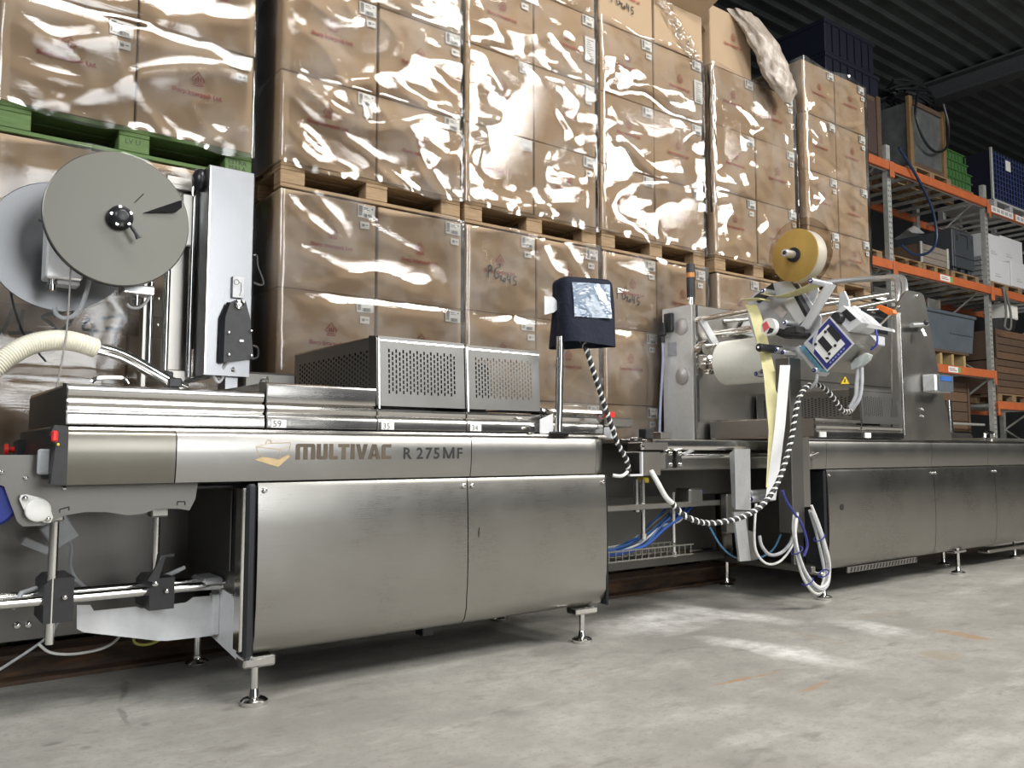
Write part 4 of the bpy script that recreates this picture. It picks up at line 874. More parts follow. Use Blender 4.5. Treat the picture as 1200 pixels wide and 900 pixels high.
# ---------------------------------------------------------------- label applicator on its post
lx = 4.5
la = thing('label_applicator', 'label applicator with gold reel, blue framed display and paper webs on a grey post', 'machine', (4.39, 3.04, .45))
MB().box(4.33, 4.449, 2.99, 3.09, .455, 1.50, .004).build('post', S_SIDE, la)
MB().box(4.45, 4.56, 3.02, 3.10, .60, 1.02, .004).build('post_mount', S_PLATE, la)
PG = plain('pale_grey_paint', (.50,.51,.53), .45, .1, .05)
MB().sheet([(4.620, 3.493, 1.951),(4.620, 3.437, 1.995),(4.620, 3.301, 2.031),(4.620, 3.110, 2.005),(4.620, 2.954, 1.765),(4.620, 2.983, 1.608),(4.620, 3.094, 1.522),(4.620, 3.235, 1.424),(4.620, 3.351, 1.478),(4.620, 3.414, 1.608),(4.620, 3.503, 1.836)], (1,0,0), .015).build('base_plate', PG, la)
MB().sheet([(4.600, 3.436, 1.964),(4.600, 3.280, 2.036),(4.600, 3.236, 2.001),(4.600, 3.404, 1.919)], (1,0,0), .03).build('dark_rail', BLACK, la)
MB().sheet([(4.610, 3.275, 2.031),(4.610, 3.146, 2.027),(4.610, 3.105, 1.954),(4.610, 3.251, 1.937)], (-1,0,0), .02).build('mount_block', PG, la)
MB().sheet([(4.580, 3.193, 1.886),(4.580, 3.122, 1.931),(4.580, 3.029, 1.771),(4.580, 3.091, 1.730)], (1,0,0), .06).build('white_cover', LABELW, la)
MB().sheet([(4.560, 3.109, 1.927),(4.560, 3.090, 1.940),(4.560, 3.009, 1.793),(4.560, 3.028, 1.774)], (1,0,0), .08).build('dark_strip', BLACK, la)
st = MB().sheet([(4.615, 3.283, 1.852),(4.615, 3.243, 1.886),(4.615, 3.188, 1.828),(4.615, 3.227, 1.789)], (-1,0,0), .003).build('maker_sticker', plain('pale_sticker', (.66,.60,.60), .5), la)
# unwinding reel
GOLD = plain('gold_reel_face', (.42,.27,.07), .42, .3, .15, scale=5)
gc = Vector((4.500, 3.048, 2.159))
gd = MB().lathe([(.160,0),(.166,.003),(.166,.006),(.160,.007)], gc, (1,0,0), 48).build('label_reel', GOLD, la, 'gold reel face')
MB().lathe([(.164,.008),(.166,.012),(.166,.095),(.160,.098)], gc, (1,0,0), 48).build('label_web_roll', plain('kraft_web_roll', (.38,.34,.28), .5, 0, .05), gd)
CL = NT('clear_acrylic'); CL.N.remove(CL.b)
g1 = CL.n('ShaderNodeBsdfTransparent', {'Color': (.86,.81,.75,1)}); g2 = CL.n('ShaderNodeBsdfGlossy', {'Roughness': .05}); fr = CL.n('ShaderNodeFresnel', {'IOR': 1.45}); mx = CL.n('ShaderNodeMixShader')
CL.ln(fr.outputs[0], mx.inputs[0]); CL.ln(g1.outputs[0], mx.inputs[1]); CL.ln(g2.outputs[0], mx.inputs[2]); CL.ln(mx.outputs[0], CL.out.inputs[0])
oc = Vector((4.605, 3.082, 2.191))
MB().lathe([(.228,0),(.231,.002),(.231,.005),(.228,.006)], oc, (1,0,0), 56).build('clear_flange', CL.mat, la, 'clear brown-tinted flange')
hu = MB().lathe([(.028,0),(.046,-.004),(.046,-.018),(.036,-.022)], gc, (1,0,0), 28).build('hub', RUBBER, gd)
hk = MB().lathe([(.026,-.018),(.025,-.10),(.021,-.104)], gc, (1,0,0), 24).build('hub_handle', ALU, gd); MB().lathe([(.013,-.1045),(.013,-.107)], gc, (1,0,0), 16).build('end_cap', RUBBER, hk)
MB().tube([(4.60, gc.y, gc.z), (4.66, gc.y, gc.z)], .03, 14).build('reel_axle', ALU, gd)
MB().strip([(4.64, gc.y, gc.z), (4.64, 3.0, 1.95), (4.64, 3.05, 1.85)], (0,.05,.0) if False else (0,.05,.02), .012).build('reel_arm', PG, la)
# rollers: pale tubes with ringed ends
def roller(p, L=.13, r=.019, dark=False):
    p = Vector(p); o = MB().lathe([(r*.8,0),(r,.004),(r,L)], p, (1,0,0), 20).build('roller', BLACK if dark else ALU, la)
    e = MB().lathe([(r*.72,0),(r*.72,-.003),(r*.4,-.003)], p, (1,0,0), 16).build('roller_end', BLACK if dark else NAVY_INK, o)
    MB().lathe([(r*.36,-.0032),(r*.30,-.008)], p, (1,0,0), 12).build('roller_pin', S_ROD, e); return o
roller((4.420, 2.887, 1.960), .20, .020); roller((4.480, 3.273, 1.965), .14, .018)
for p, L in (((4.460, 3.107, 1.737),.16),((4.460, 3.174, 1.573),.13),((4.460, 3.120, 1.503),.13),((4.460, 3.280, 1.446),.15),((4.460, 3.326, 1.433),.13),((4.440, 2.895, 1.421),.12),((4.470, 3.132, 1.553),.12)): roller(p, L)
roller((4.330, 3.205, 1.582), .22, .026, True); roller((4.200, 3.202, 0.685), .20, .020); roller((4.200, 3.190, 0.650), .20, .020)
MB().sheet([(4.550, 2.867, 1.963),(4.550, 2.805, 1.937),(4.550, 3.000, 1.690),(4.550, 3.059, 1.708)], (1,0,0), .012).build('dancer_arm', ALU_L, la)
MB().tube([(4.500, 3.256, 1.721),(4.500, 3.119, 1.667),(4.500, 2.962, 1.639)], [.020,.028,.022], 12).build('black_motor', BLACK, la)
MB().box(4.47,4.56,3.02,3.12,1.66,1.71,.01).build('black_block', BLACK, la)
kc = Vector((4.400, 3.183, 1.714)); kn = MB().lathe([(.055,0),(.056,.004),(.056,.035),(.05,.04)], kc, (1,0,0), 32).build('indicator_knob', WHITEP, la)
mb = MB(); mb.prism([(kc.y+.030,kc.z-.030),(kc.y+.042,kc.z+.020),(kc.y+.01,kc.z+.038),(kc.y-.012,kc.z-.005)], 'x', kc.x-.003, kc.x-.0005); mb.build('red_sector', plain('coral_red', (.70,.12,.12), .4), kn)
mb = MB(); mb.prism([(kc.y-.014,kc.z-.006),(kc.y+.010,kc.z-.044),(kc.y-.030,kc.z-.040),(kc.y-.044,kc.z-.018)], 'x', kc.x-.003, kc.x-.0005); mb.build('grey_sector', BLACK, kn)
# peel plate with blue edge and the display unit
MB().sheet([(4.500, 3.060, 1.575),(4.500, 3.035, 1.589),(4.500, 2.888, 1.413),(4.500, 2.918, 1.395)], (1,0,0), .10).build('peel_plate', ALU_L, la)
MB().sheet([(4.470, 3.015, 1.574),(4.470, 2.980, 1.581),(4.470, 2.857, 1.430),(4.470, 2.875, 1.411)], (1,0,0), .09).build('blue_plate', plain('steel_blue_plate', (.16,.36,.50), .4, .3), la)
ca, cb_, cc, cd = [Vector(p) for p in ((4.450, 2.960, 1.588), (4.450, 2.789, 1.718), (4.450, 2.638, 1.535), (4.450, 2.834, 1.401))]
ux = (cc-cb_).normalized(); uv = (cb_-ca).normalized(); W_ = ((cc-cb_).length+(cd-ca).length)/2; H_ = ((cb_-ca).length+(cc-cd).length)/2; uv = (uv-ux*uv.dot(ux)).normalized()
def dp(a, b, k=0.0): return ca+ux*a*W_+uv*b*H_+Vector((k,0,0))
du = MB().sheet([dp(0,0),dp(0,1),dp(1,1),dp(1,0)], (1,0,0), .30).build('display_unit', S_PLATE, la)
MB().sheet([dp(-.01,-.01,-.004),dp(-.01,1.01,-.004),dp(1.01,1.01,-.004),dp(1.01,-.01,-.004)], (1,0,0), .0035).build('pale_frame', ALU_L, du)
MB().sheet([dp(.03,.03,-.006),dp(.03,.97,-.006),dp(.97,.97,-.006),dp(.97,.03,-.006)], (1,0,0), .0018).build('blue_frame', NAVY_INK, du)
MB().sheet([dp(.13,.14,-.008),dp(.13,.84,-.008),dp(.84,.84,-.008),dp(.84,.14,-.008)], (1,0,0), .0018).build('white_panel', PAPER, du)
MB().sheet([dp(-.01,.0,-.0095),dp(-.01,.62,-.0095),dp(.42,-.005,-.0095)], (1,0,0), .0012).build('grey_corner', PG, du)
MB().sheet([dp(.05,.14,-.0105),dp(.06,.34,-.0105),dp(.20,.16,-.0105)], (1,0,0), .0006).build('triangle_mark', NAVY_INK, du)
def scr(a0,a1,b0,b1): MB().sheet([dp(a0,b0,-.011),dp(a0,b1,-.011),dp(a1,b1,-.011),dp(a1,b0,-.011)], (1,0,0), .0025).build('dark_screen', BLACK, du)
scr(.20,.66,.72,.90); scr(.24,.66,.34,.54)
for a, b in ((.22,.66),(.68,.62),(.26,.24),(.72,.36)):
    MB().lathe([(.009,0),(.009,.004),(.007,.005)], dp(a,b,-.008), (-1,0,0), 14).build('button', BLACK, du)
mb = MB()
for k in range(3): mb.sheet([dp(.72+.02*k,.20+.02*k,-.0105),dp(.72+.02*k,.24+.02*k,-.0105),dp(.78+.02*k,.24+.02*k,-.0105),dp(.78+.02*k,.20+.02*k,-.0105)], (1,0,0), .0004)
mb.build('fine_print', INK, du)
mb = MB()
for k in range(6): mb.sheet([dp(.89,.20+.1*k,-.0078),dp(.89,.26+.1*k,-.0078),dp(.93,.26+.1*k,-.0078),dp(.93,.20+.1*k,-.0078)], (1,0,0), .0004)
mb.build('frame_print', plain('pale_blue_print', (.25,.32,.55), .5), du)
# print head above with its orange lever
ph = MB().sheet([(4.520, 2.810, 1.758),(4.520, 2.741, 1.800),(4.520, 2.626, 1.683),(4.520, 2.736, 1.626)], (1,0,0), .22).build('print_head', ALU_L, la)
MB().sheet([(4.515, 2.756, 1.755),(4.515, 2.717, 1.776),(4.515, 2.660, 1.712),(4.515, 2.698, 1.697)], (1,0,0), .004).build('dark_window', BLACK, ph)
MB().lathe([(.030,0),(.034,.006),(.034,.05)], (4.470, 2.763, 1.726), (1,0,0), 24).build('black_knob', BLACK, ph)
MB().sheet([(4.600, 2.740, 1.798),(4.600, 2.718, 1.805),(4.600, 2.641, 1.693),(4.600, 2.486, 1.634),(4.600, 2.482, 1.619),(4.600, 2.663, 1.670)], (1,0,0), .02).build('white_lever_plate', LABELW, la)
MB().sheet([(4.600, 2.585, 1.776),(4.600, 2.563, 1.788),(4.600, 2.482, 1.747),(4.600, 2.478, 1.727),(4.600, 2.509, 1.721)], (1,0,0), .04).build('orange_lever', plain('orange_plastic', (.72,.16,.03), .4), la)
MB().tube([(4.640, 2.693, 1.785),(4.620, 2.618, 1.737),(4.620, 2.546, 1.713),(4.620, 2.519, 1.739)], .010, 8).build('lever_link', BLACK, la)
MB().tube([(4.620, 2.573, 1.671),(4.620, 2.504, 1.727)], .006, 8).build('lever_spring', S_ROD, la)
MB().sheet([(4.750, 2.901, 1.928),(4.750, 2.872, 1.934),(4.750, 2.845, 1.871),(4.750, 2.841, 1.817),(4.750, 2.916, 1.827)], (1,0,0), .02).build('bracket_ear', PG, la)
for a, b in (((4.680, 3.187, 1.857),(5.400, 2.946, 1.998)),((4.680, 3.065, 1.786),(5.500, 2.965, 1.970)),((4.660, 3.332, 1.972),(5.300, 3.200, 1.983))): MB().cyl(a, b, .016, 14).build('support_rod', S_PLATE, la)
MB().box(4.68,5.05,2.78,2.86,1.60,1.66,.006).build('bracket_arm', PG, la)
sj = MB().sheet([(4.620, 2.742, 1.450),(4.620, 2.714, 1.483),(4.620, 2.648, 1.513),(4.620, 2.622, 1.500),(4.620, 2.634, 1.471),(4.620, 2.694, 1.431),(4.620, 2.738, 1.419)], (-1,0,0), .04).build('grey_plug', plain('grey_green_plastic', (.46,.50,.48), .45), la)
MB().tube(smooth([(4.600, 2.704, 1.425),(4.580, 2.706, 1.333),(4.560, 2.703, 1.257),(4.540, 2.731, 1.192)],5), .013, 8).build('plug_cable', GREYCBL, la); MB().tube(smooth([(4.600, 2.682, 1.429),(4.580, 2.674, 1.331),(4.560, 2.682, 1.241),(4.540, 2.720, 1.182)],5), .010, 8).build('plug_cable', GREYCBL, la)
MB().tube(smooth([(4.660, 2.623, 1.655),(4.660, 2.614, 1.609),(4.660, 2.621, 1.564),(4.660, 2.659, 1.537)],5), .006, 8).build('blue_lead', plain('blue_lead', (.03,.05,.40), .4), la)
MB().tube(smooth([(4.460, 2.886, 1.401),(4.460, 2.899, 1.350),(4.460, 2.940, 1.317)],5), .010, 8).build('grey_lead', GREYCBL, la)
# paper webs
MB().strip(smooth([(4.400, 3.360, 1.908),(4.450, 3.259, 1.909),(4.450, 3.234, 1.895)],3), (.10,0,.0), .002).build('backing_paper', YPAPER, la)
MB().strip(smooth([(4.450, 3.346, 1.883),(4.450, 3.308, 1.795),(4.450, 3.267, 1.647),(4.450, 3.238, 1.524)],5)+[Vector((4.330, 3.129, 1.401)),Vector((4.250, 3.045, 1.059)),Vector((4.200, 3.037, 0.727))], (.056,-.046,0), .002).build('backing_paper', YPAPER, la)
MB().strip(smooth([(4.500, 3.269, 1.944),(4.500, 3.155, 1.910),(4.500, 3.001, 1.925),(4.500, 2.882, 1.954)],5), (.12,0,0), .002).build('backing_paper', YPAPER, la)
MB().strip([(4.290, 2.990, 1.450),(4.240, 3.002, 1.083),(4.190, 3.044, 0.652)], (.042,-.042,0), .002).build('label_web', LABELW, la)
MB().strip([(4.500, 3.126, 1.410),(4.500, 3.142, 1.091),(4.480, 3.163, 0.773),(4.460, 3.112, 0.567)], (.02,-.02,0), .002).build('label_web', LABELW, la)

# ---------------------------------------------------------------- cables
def spiral(name, pts, r, label, loc, lead=None):
    t = thing(name, label, 'cable', loc); P = smooth(pts, 14)
    MB().tube(P, r, 10).build('core', BLACK, t)
    H = []; u = None; L = 0; 
    for i, p in enumerate(P):
        tn = (P[min(i+1,len(P)-1)]-P[max(i-1,0)]).normalized(); u = tn.orthogonal().normalized() if u is None else (u-tn*u.dot(tn)).normalized()
        if i: L += (P[i]-P[i-1]).length
        H.append((p, u.copy(), tn.cross(u), L))
    pitch = r*3.0; n = int(L/pitch*8); out = []
    k = 0
    for j in range(n+1):
        s_ = L*j/n
        while k < len(H)-2 and H[k+1][3] < s_: k += 1
        f = (s_-H[k][3])/max(1e-6, H[k+1][3]-H[k][3]); p = H[k][0].lerp(H[k+1][0], f); a = 2*math.pi*s_/pitch
        out.append(p + (H[k][1]*math.cos(a)+H[k][2]*math.sin(a))*r*.50)
    MB().tube(out, r*.66, 6).build('spiral_band', WHITEP, t)
    return t
spiral('spiral_cable', [(2.769, 3.100, 1.493),(2.766, 3.060, 1.429),(2.807, 3.050, 1.312),(2.880, 3.050, 1.145),(2.960, 3.050, 0.976),(3.013, 3.050, 0.907),(3.046, 3.060, 0.837)], .0125, 'black and white spiral wrapped cable hanging from the navy covered terminal', (3.046, 3.060, 0.837))
MB_ = MB().tube(smooth([(3.047, 3.060, 0.868),(3.034, 3.060, 0.833),(2.992, 3.060, 0.813),(2.952, 3.080, 0.817)],6), .009, 8); solo(MB_, 'white_lead', WHITECBL, 'short white lead curving from the end of the hanging spiral cable', 'cable', (2.952, 3.080, 0.817))
spiral('spiral_cable', [(3.333, 3.030, 0.665),(3.386, 3.020, 0.614),(3.456, 3.000, 0.576),(3.579, 3.000, 0.552),(3.697, 2.980, 0.557),(3.833, 2.960, 0.579),(3.968, 2.940, 0.636),(4.090, 2.940, 0.728),(4.184, 2.940, 0.858),(4.257, 2.940, 1.007),(4.315, 2.940, 1.184),(4.362, 2.940, 1.271),(4.434, 2.940, 1.326),(4.532, 2.940, 1.341),(4.621, 2.940, 1.319),(4.719, 2.940, 1.259),(4.817, 2.950, 1.194),(4.936, 2.970, 1.192),(5.038, 3.000, 1.230)], .0145, 'long black and white spiral cable sagging below the label applicator', (3.697, 2.980, 0.557))
solo(MB().tube(smooth([(3.249, 3.100, 0.834),(3.257, 3.060, 0.772),(3.292, 3.040, 0.701),(3.333, 3.030, 0.665)],6), .014, 10), 'white_lead', WHITECBL, 'white sleeved lead sloping down between the two machines', 'cable', (3.257, 3.060, 0.772))
bu = thing('cable_coil', 'coiled bundle of grey cables with blue ties hanging at the right machine', 'cable', (4.529, 2.990, 0.113))
for k in range(6):
    d = k*1.3; dz = .012*(k % 3)
    loop = [(4.314, 2.970, 0.562),(4.279, 2.960, 0.475),(4.284, 2.950, 0.362),(4.337, 2.950, 0.245),(4.410, 2.950, 0.160),(4.485, 2.950, 0.118),(4.557, 2.950, 0.146),(4.580, 2.950, 0.245),(4.542, 2.950, 0.370),(4.510, 2.960, 0.482),(4.461, 2.970, 0.595)]
    loop = [Vector(p)+Vector((.012*math.sin(k*2+i*.7), -.012*(k % 3), .010*math.cos(k*1.7+i*.5)+.008*(k-3))) for i, p in enumerate(loop)]
    MB().tube(smooth(loop,7), .0085, 8).build('cable_turn', [GREYCBL, WHITECBL][k % 2], bu)
for p in ((4.286, 2.940, 0.363),(4.364, 2.930, 0.181),(4.530, 2.930, 0.211),(4.512, 2.940, 0.423)):
    MB().tube([Vector(p)+Vector((.035*math.cos(a*.524),.03*math.sin(a*.524),.02*math.cos(a*.524))) for a in range(12)], .004, 6, True).build('blue_tie', NAVY_INK, bu)
solo(MB().tube(smooth([(4.147, 2.930, 0.712),(4.185, 2.930, 0.648),(4.279, 2.940, 0.570),(4.351, 2.940, 0.492),(4.389, 2.940, 0.391),(4.366, 2.950, 0.322)],6), .008, 8), 'blue_lead', NAVY_INK, 'thin dark blue lead hanging in front of the applicator post', 'cable', (4.279, 2.940, 0.570))
for i, (pts, lab, m_) in enumerate(((
   [(4.153, 3.100, 0.442),(4.148, 3.080, 0.384),(4.192, 3.060, 0.334),(4.285, 3.050, 0.338),(4.357, 3.040, 0.384),(4.393, 3.040, 0.432)], 'grey cable looping under the applicator post, higher of two loops', GREYCBL),
  ([(4.128, 3.100, 0.632),(4.105, 3.100, 0.435),(4.106, 3.080, 0.338),(4.173, 3.060, 0.281),(4.283, 3.050, 0.293),(4.382, 3.040, 0.372),(4.401, 3.040, 0.432)], 'thin white cable making the lower loop under the applicator post', WHITECBL),
  ([(3.832, 3.200, 0.502),(3.927, 3.200, 0.389),(4.056, 3.200, 0.315),(4.241, 3.200, 0.291),(4.341, 3.150, 0.340),(4.360, 3.100, 0.440)], 'dull blue air hose curving low behind the grey hanger plate', plain('dull_blue_hose', (.05,.16,.28), .4)))):
    solo(MB().tube(smooth(pts,6), (.010,.007,.006)[i], 8), 'loose_cable', m_, lab, 'cable', pts[2])
# wire tray with its bundle of hoses
wt = thing('cable_tray', 'wire mesh cable tray running low between the two machines', 'tray', (3.45, 3.36, .33))
for z in (.345, .40):
    for y in (3.30, 3.46): MB().cyl((2.96,y,z),(3.80,y,z),.0045,6).build('long_wire', S_PLATE, wt)
for k in range(17): 
    x = 2.98+.05*k; MB().tube([(x,3.30,.405),(x,3.30,.342),(x,3.46,.342),(x,3.46,.405)], .0035, 5).build('cross_wire', S_PLATE, wt)
hb2 = [thing('hose_bundle', 'bundle of blue air hoses lying in the wire cable tray', 'hose', (3.5,3.4,.36))]
DB = plain('mid_blue_hose', (.015,.07,.22), .4)
for k in range(12):
    rr = random.Random(k); y = 3.32+.012*k; m_ = [BLUE, DB, DB, GREYCBL][k % 4]
    MB().tube(smooth([(2.97,y,.36+rr.uniform(0,.03)),(3.2,y+rr.uniform(-.01,.01),.37+rr.uniform(0,.03)),(3.42,y,.40+rr.uniform(0,.04)),(3.62,y+.02,.47+rr.uniform(0,.06)),(3.80,y+.03,.58+rr.uniform(-.05,.06)),(3.9+rr.uniform(0,.1),y+.05,.70)],6), .0065, 6).build('air_hose', m_, hb2[0])
# cables lying behind the left machine
for pts, lab, m_ in (([(.2,3.70,.05),(.34,3.70,.10),(.46,3.72,.16),(.56,3.75,.22),(.60,3.8,.26)], 'pale grey cable rising from the floor under the left infeed', GREYCBL),
                     ([(.52,3.72,.20),(.56,3.7,.165),(.64,3.69,.15),(.74,3.7,.155),(.80,3.72,.18),(.84,3.75,.23)], 'white cable loop sagging behind the lowest steel rod', WHITECBL),
                     ([(.86,3.70,.20),(.86,3.69,.165),(.90,3.69,.15),(.95,3.69,.16),(.98,3.7,.20)], 'thin yellow earth wire loop under the support plate', plain('yellow_wire', (.40,.38,.08), .5))):
    solo(MB().tube(smooth(pts,6), .0055, 8), 'loose_cable', m_, lab, 'cable', pts[1])

# ---------------------------------------------------------------- loose carton, open carton and film bundle on top of the wall
carton(5.705, 4.195, .55, .53, 'loose brown cardboard box on top of the fifth stack from left', seed=501, lab=False, small=False, y=4.43)
oc_ = thing('open_carton', 'open cardboard box with raised flaps on top of the fourth stack', 'box', (5.025, YB, 4.165))
for n_, a in (('front_wall', (4.735,5.305,4.42,4.426)), ('back_wall', (4.735,5.305,5.19,5.196))): MB().box(*a, 4.165, 4.55).build(n_, CARD, oc_)
for a in ((4.735,4.741,4.427,5.189),(5.299,5.305,4.427,5.189)): MB().box(*a, 4.165, 4.55).build('side_wall', CARD, oc_)
MB().box(4.742,5.298,4.427,5.189,4.165,4.172).build('bottom', CARD, oc_)
MB().sheet([(4.74,4.42,4.552),(5.30,4.42,4.552),(5.29,4.22,4.62),(4.75,4.22,4.62)], (0,.3,1), .005).build('flap', CARD, oc_)
MB().sheet([(5.302,4.44,4.552),(5.302,5.18,4.552),(5.42,5.15,4.60),(5.43,4.48,4.50)], (-.3,0,1), .005).build('flap', CARD, oc_)
MB().sheet([(4.74,5.19,4.552),(5.30,5.19,4.552),(5.29,5.36,4.72),(4.75,5.36,4.72)], (0,.3,1), .005).build('flap', CARD, oc_)
MB().lathe([(.045,0),(.045,.002)], (5.14,4.27,4.598), (0,.3,-1), 20).build('blue_sticker', plain('blue_sticker', (.06,.25,.60), .4), oc_)
PLB = NT('cloudy_plastic'); pn = PLB.noise(PLB.coord((3,3,1)), 6, 5, .6); PLB.set(col=PLB.ramp(pn, [(.3,(.33,.26,.20)),(.7,(.58,.52,.46))]), rough=.28, spec=.6, alpha=.93).bump(pn, .6, .03); PLB = PLB.mat
def bag(u, v):
    a = 2*math.pi*u; path = [Vector((5.80,4.66,4.80)), Vector((5.88,4.43,4.77)), Vector((5.96,4.29,4.50)), Vector((6.08,4.27,4.28)), Vector((6.20,4.26,4.12)), Vector((6.25,4.26,4.00))]
    k = v*5; i = min(int(k), 4); p = path[i].lerp(path[i+1], k-i)
    r = [.05,.15,.17,.17,.15,.03]; rr = r[i]*(1-(k-i))+r[i+1]*(k-i)
    q = Vector((math.cos(a)*1.3, math.sin(a)*1.3, v*4)); n_ = 1+.30*noise.noise(q*1.6)+.12*noise.noise(q*5)
    return p+Vector((math.cos(a)*rr*n_*1.15, math.sin(a)*rr*n_*.48, math.sin(a)*rr*.1))
solo(MB().grid(bag, 40, 50, True), 'plastic_bundle', PLB, 'crumpled cloudy plastic sheet hanging over the loose box top', 'plastic sheet', (5.9,4.5,4.73), ang=60)
def torn(u, v):
    x = 4.55+.66*u; z = 4.75-.60*u; wd = .13
    return Vector((x+wd*(v-.5)*.7+.02*noise.noise(Vector((u*9,v*6,1))), 4.395+.035*noise.noise(Vector((u*12,v*8,4))), z+wd*(v-.5)*.8+.02*noise.noise(Vector((u*14,v*5,9)))))
solo(MB().grid(torn, 60, 14), 'torn_film', FILM, 'torn crinkled band of film slanting below the open cardboard box', 'film', (4.9,4.4,4.4), ang=180, recalc=False)
def hang(u, v):
    a = 2*math.pi*u; r = .035*(1+.6*noise.noise(Vector((math.cos(a),math.sin(a),v*9))))*(1-.6*abs(v-.45))
    return Vector((5.388+math.cos(a)*r*.7, 4.40+math.sin(a)*r, 4.15-1.25*v))
solo(MB().grid(hang, 14, 50, True), 'twisted_film', FILM, 'twisted strand of film hanging between the fourth and fifth stacks', 'film', (5.36,4.40,2.9), ang=180, recalc=False)

# ---------------------------------------------------------------- pallet racking
rk = thing('pallet_rack', 'tall racking with orange beams and grey perforated uprights', 'rack', (12.6, 6.5, 0))
RX = [8.2, 11.15, 14.12, 17.1]; RY = (6.0, 7.1)
def upright(x, y):
    o = MB().prism([(x-.05,y),(x+.05,y),(x+.05,y+.07),(x+.04,y+.07),(x+.04,y+.012),(x-.04,y+.012),(x-.04,y+.07),(x-.05,y+.07)], 'z', 0, 5.25).build('upright', GALV, rk)
    mb = MB()
    for k in range(56): mb.box(x-.028, x-.012, y-.001, y, .9+k*.075, .925+k*.075).box(x+.012, x+.028, y-.001, y, .9+k*.075, .925+k*.075)
    if y < 6.5: mb.build('slot_holes', RUBBER, o, kind='stuff')
for x in RX:
    for y in RY: upright(x, y)
    for k, z in enumerate((.6,1.35,2.1,2.85,3.6,4.35)):
        a, b = ((RY[0]+.06, z), (RY[1], z+.75)) if k % 2 == 0 else ((RY[1], z), (RY[0]+.06, z+.75))
        MB().cyl((x,a[0],a[1]),(x,b[0],b[1]),.018,6).build('brace', GALV, rk)
BMS = {0: (4.87, 3.45), 1: (4.87, 3.45, 2.09), 2: (4.81, 3.45, 1.61)}
for i in range(3):
    for z in BMS[i]:
        for y in (RY[0]-.045, RY[1]+.02):
            b = MB().box(RX[i]+.052, RX[i+1]-.052, y, y+.05, z, z+.125, .006).build('beam', ORANGE, rk)
            if y > 6.5: continue
            for xe in (RX[i]+.0, RX[i+1]): MB().box(xe+.002 if xe == RX[i] else xe-.06, xe+.06 if xe == RX[i] else xe-.002, y-.012, y-.002, z-.10, z+.125, .003).build('beam_connector', ORANGE, rk)
            MB().box(RX[i]+.06, RX[i+1]-.06, y+.05, y+.058, z-.012, z+.004).build('beam_lip', GALV, b)
            if (i, z) in ((1,3.45),(1,2.09)):
                xl = {3.45: 12.42, 2.09: 12.55}[z]; pl = MB().box(xl, xl+.30, y-.003, y-.0005, z+.02, z+.105).build('bay_plate', PAPER, b); MB().box(xl+.31,xl+.38,y-.003,y-.0005,z+.02,z+.105).build('green_mark', plain('green_mark', (.20,.42,.12), .5), b)
                MB().box(xl+.03,xl+.25,y-.005,y-.0035,z+.045,z+.055).box(xl+.03,xl+.20,y-.005,y-.0035,z+.07,z+.08).build('faint_print', REDINK, pl)
            if (i, z) == (2, 4.81):
                for x0, x1 in ((14.22,15.02),(15.12,15.9)):
                    pl = MB().box(x0,x1,y-.003,y-.0005,z+.01,z+.115).build('barcode_plate', PAPER, b); mb = MB()
                    for k in range(5): mb.box(x0+.04+k*.15,x0+.15+k*.15,y-.005,y-.0035,z+.035,z+.09)
                    mb.build('barcode_blocks', GREYP, pl, kind='stuff')
        for k in range(7):
            x = RX[i]+.3+k*.40
            if x < RX[i+1]-.1: MB().box(x, x+.05, RY[0]+.005, RY[1]+.02, z+.06, z+.10).build('deck_rail', GALV, rk)
MB().cyl((14.06,6.15,1.36),(11.2,6.15,1.36),.02,8).build('cross_tube', GALV, rk)
def place_pallet(x, y, z, label): return dup(pal0, (x, y, z), 0, label, 'pallets on the racking')
# top level
DW = WOOD_D
t = thing('wooden_cabinet', 'dark wooden case on the top rack level beside the wrapped boxes', 'case', (10.55,6.05,5.0))
MB().box(9.7,11.02,6.06,6.95,5.0,5.92,.01).build('case_body', DW, t); MB().box(10.0,10.95,6.045,6.06,5.08,5.84,.008).build('front_panel', plain('dark_red_brown', (.07,.045,.04), .5), t)
MB().box(10.96,11.06,6.03,6.06,5.0,5.93,.006).build('corner_post', DW, t)
for k, (z0, z1, x1) in enumerate(((5.93,6.25,11.2),(6.255,6.72,11.1))):
    c_ = thing('blue_crate', 'dark blue crate, %s of two on the wooden case' % ('lower','upper')[k], 'crate', (10.4,6.05,z0), group='dark blue crates')
    MB().box(9.8,x1-.1,6.08,6.9,z0,z1,.01).build('crate_body', DKBLUE, c_)
    MB().box(9.78,x1-.08,6.06,6.92,z1-.06,z1-.001,.01).build('rim', DKBLUE, c_)
    for j in range(6): MB().box(9.95+j*.18,9.98+j*.18,6.062,6.08,z0+.03,z1-.07).build('rib', DKBLUE, c_)
place_pallet(12.5, 6.05, 5.0, 'wooden pallet under the metal sided crate on top rack level')
t = thing('framed_crate', 'crate of grey metal sheets in a wooden frame on top rack level', 'crate', (12.4,6.05,5.146))
MB().box(11.95,12.95,6.09,6.7,5.17,6.12).build('sheet_panel', plain('dull_zinc_sheet', (.22,.235,.24), .38, .6, .2, scale=6), t)
for x in (11.90, 12.90): 
    for y in (6.05, 6.68): MB().box(x,x+.09,y,y+.06,5.146,6.20,.006).build('corner_post', WOOD_D if y > 6.2 else plain('brown_post', (.20,.12,.05), .7), t)
for z in (5.146, 6.09): MB().box(11.99,12.90,6.055,6.09,z,z+.07,.005).build('frame_rail', WOOD_D, t)
t = thing('hose_coil', 'tangle of black hose lying on top of the framed crate', 'hose', (12.6,6.35,6.2))
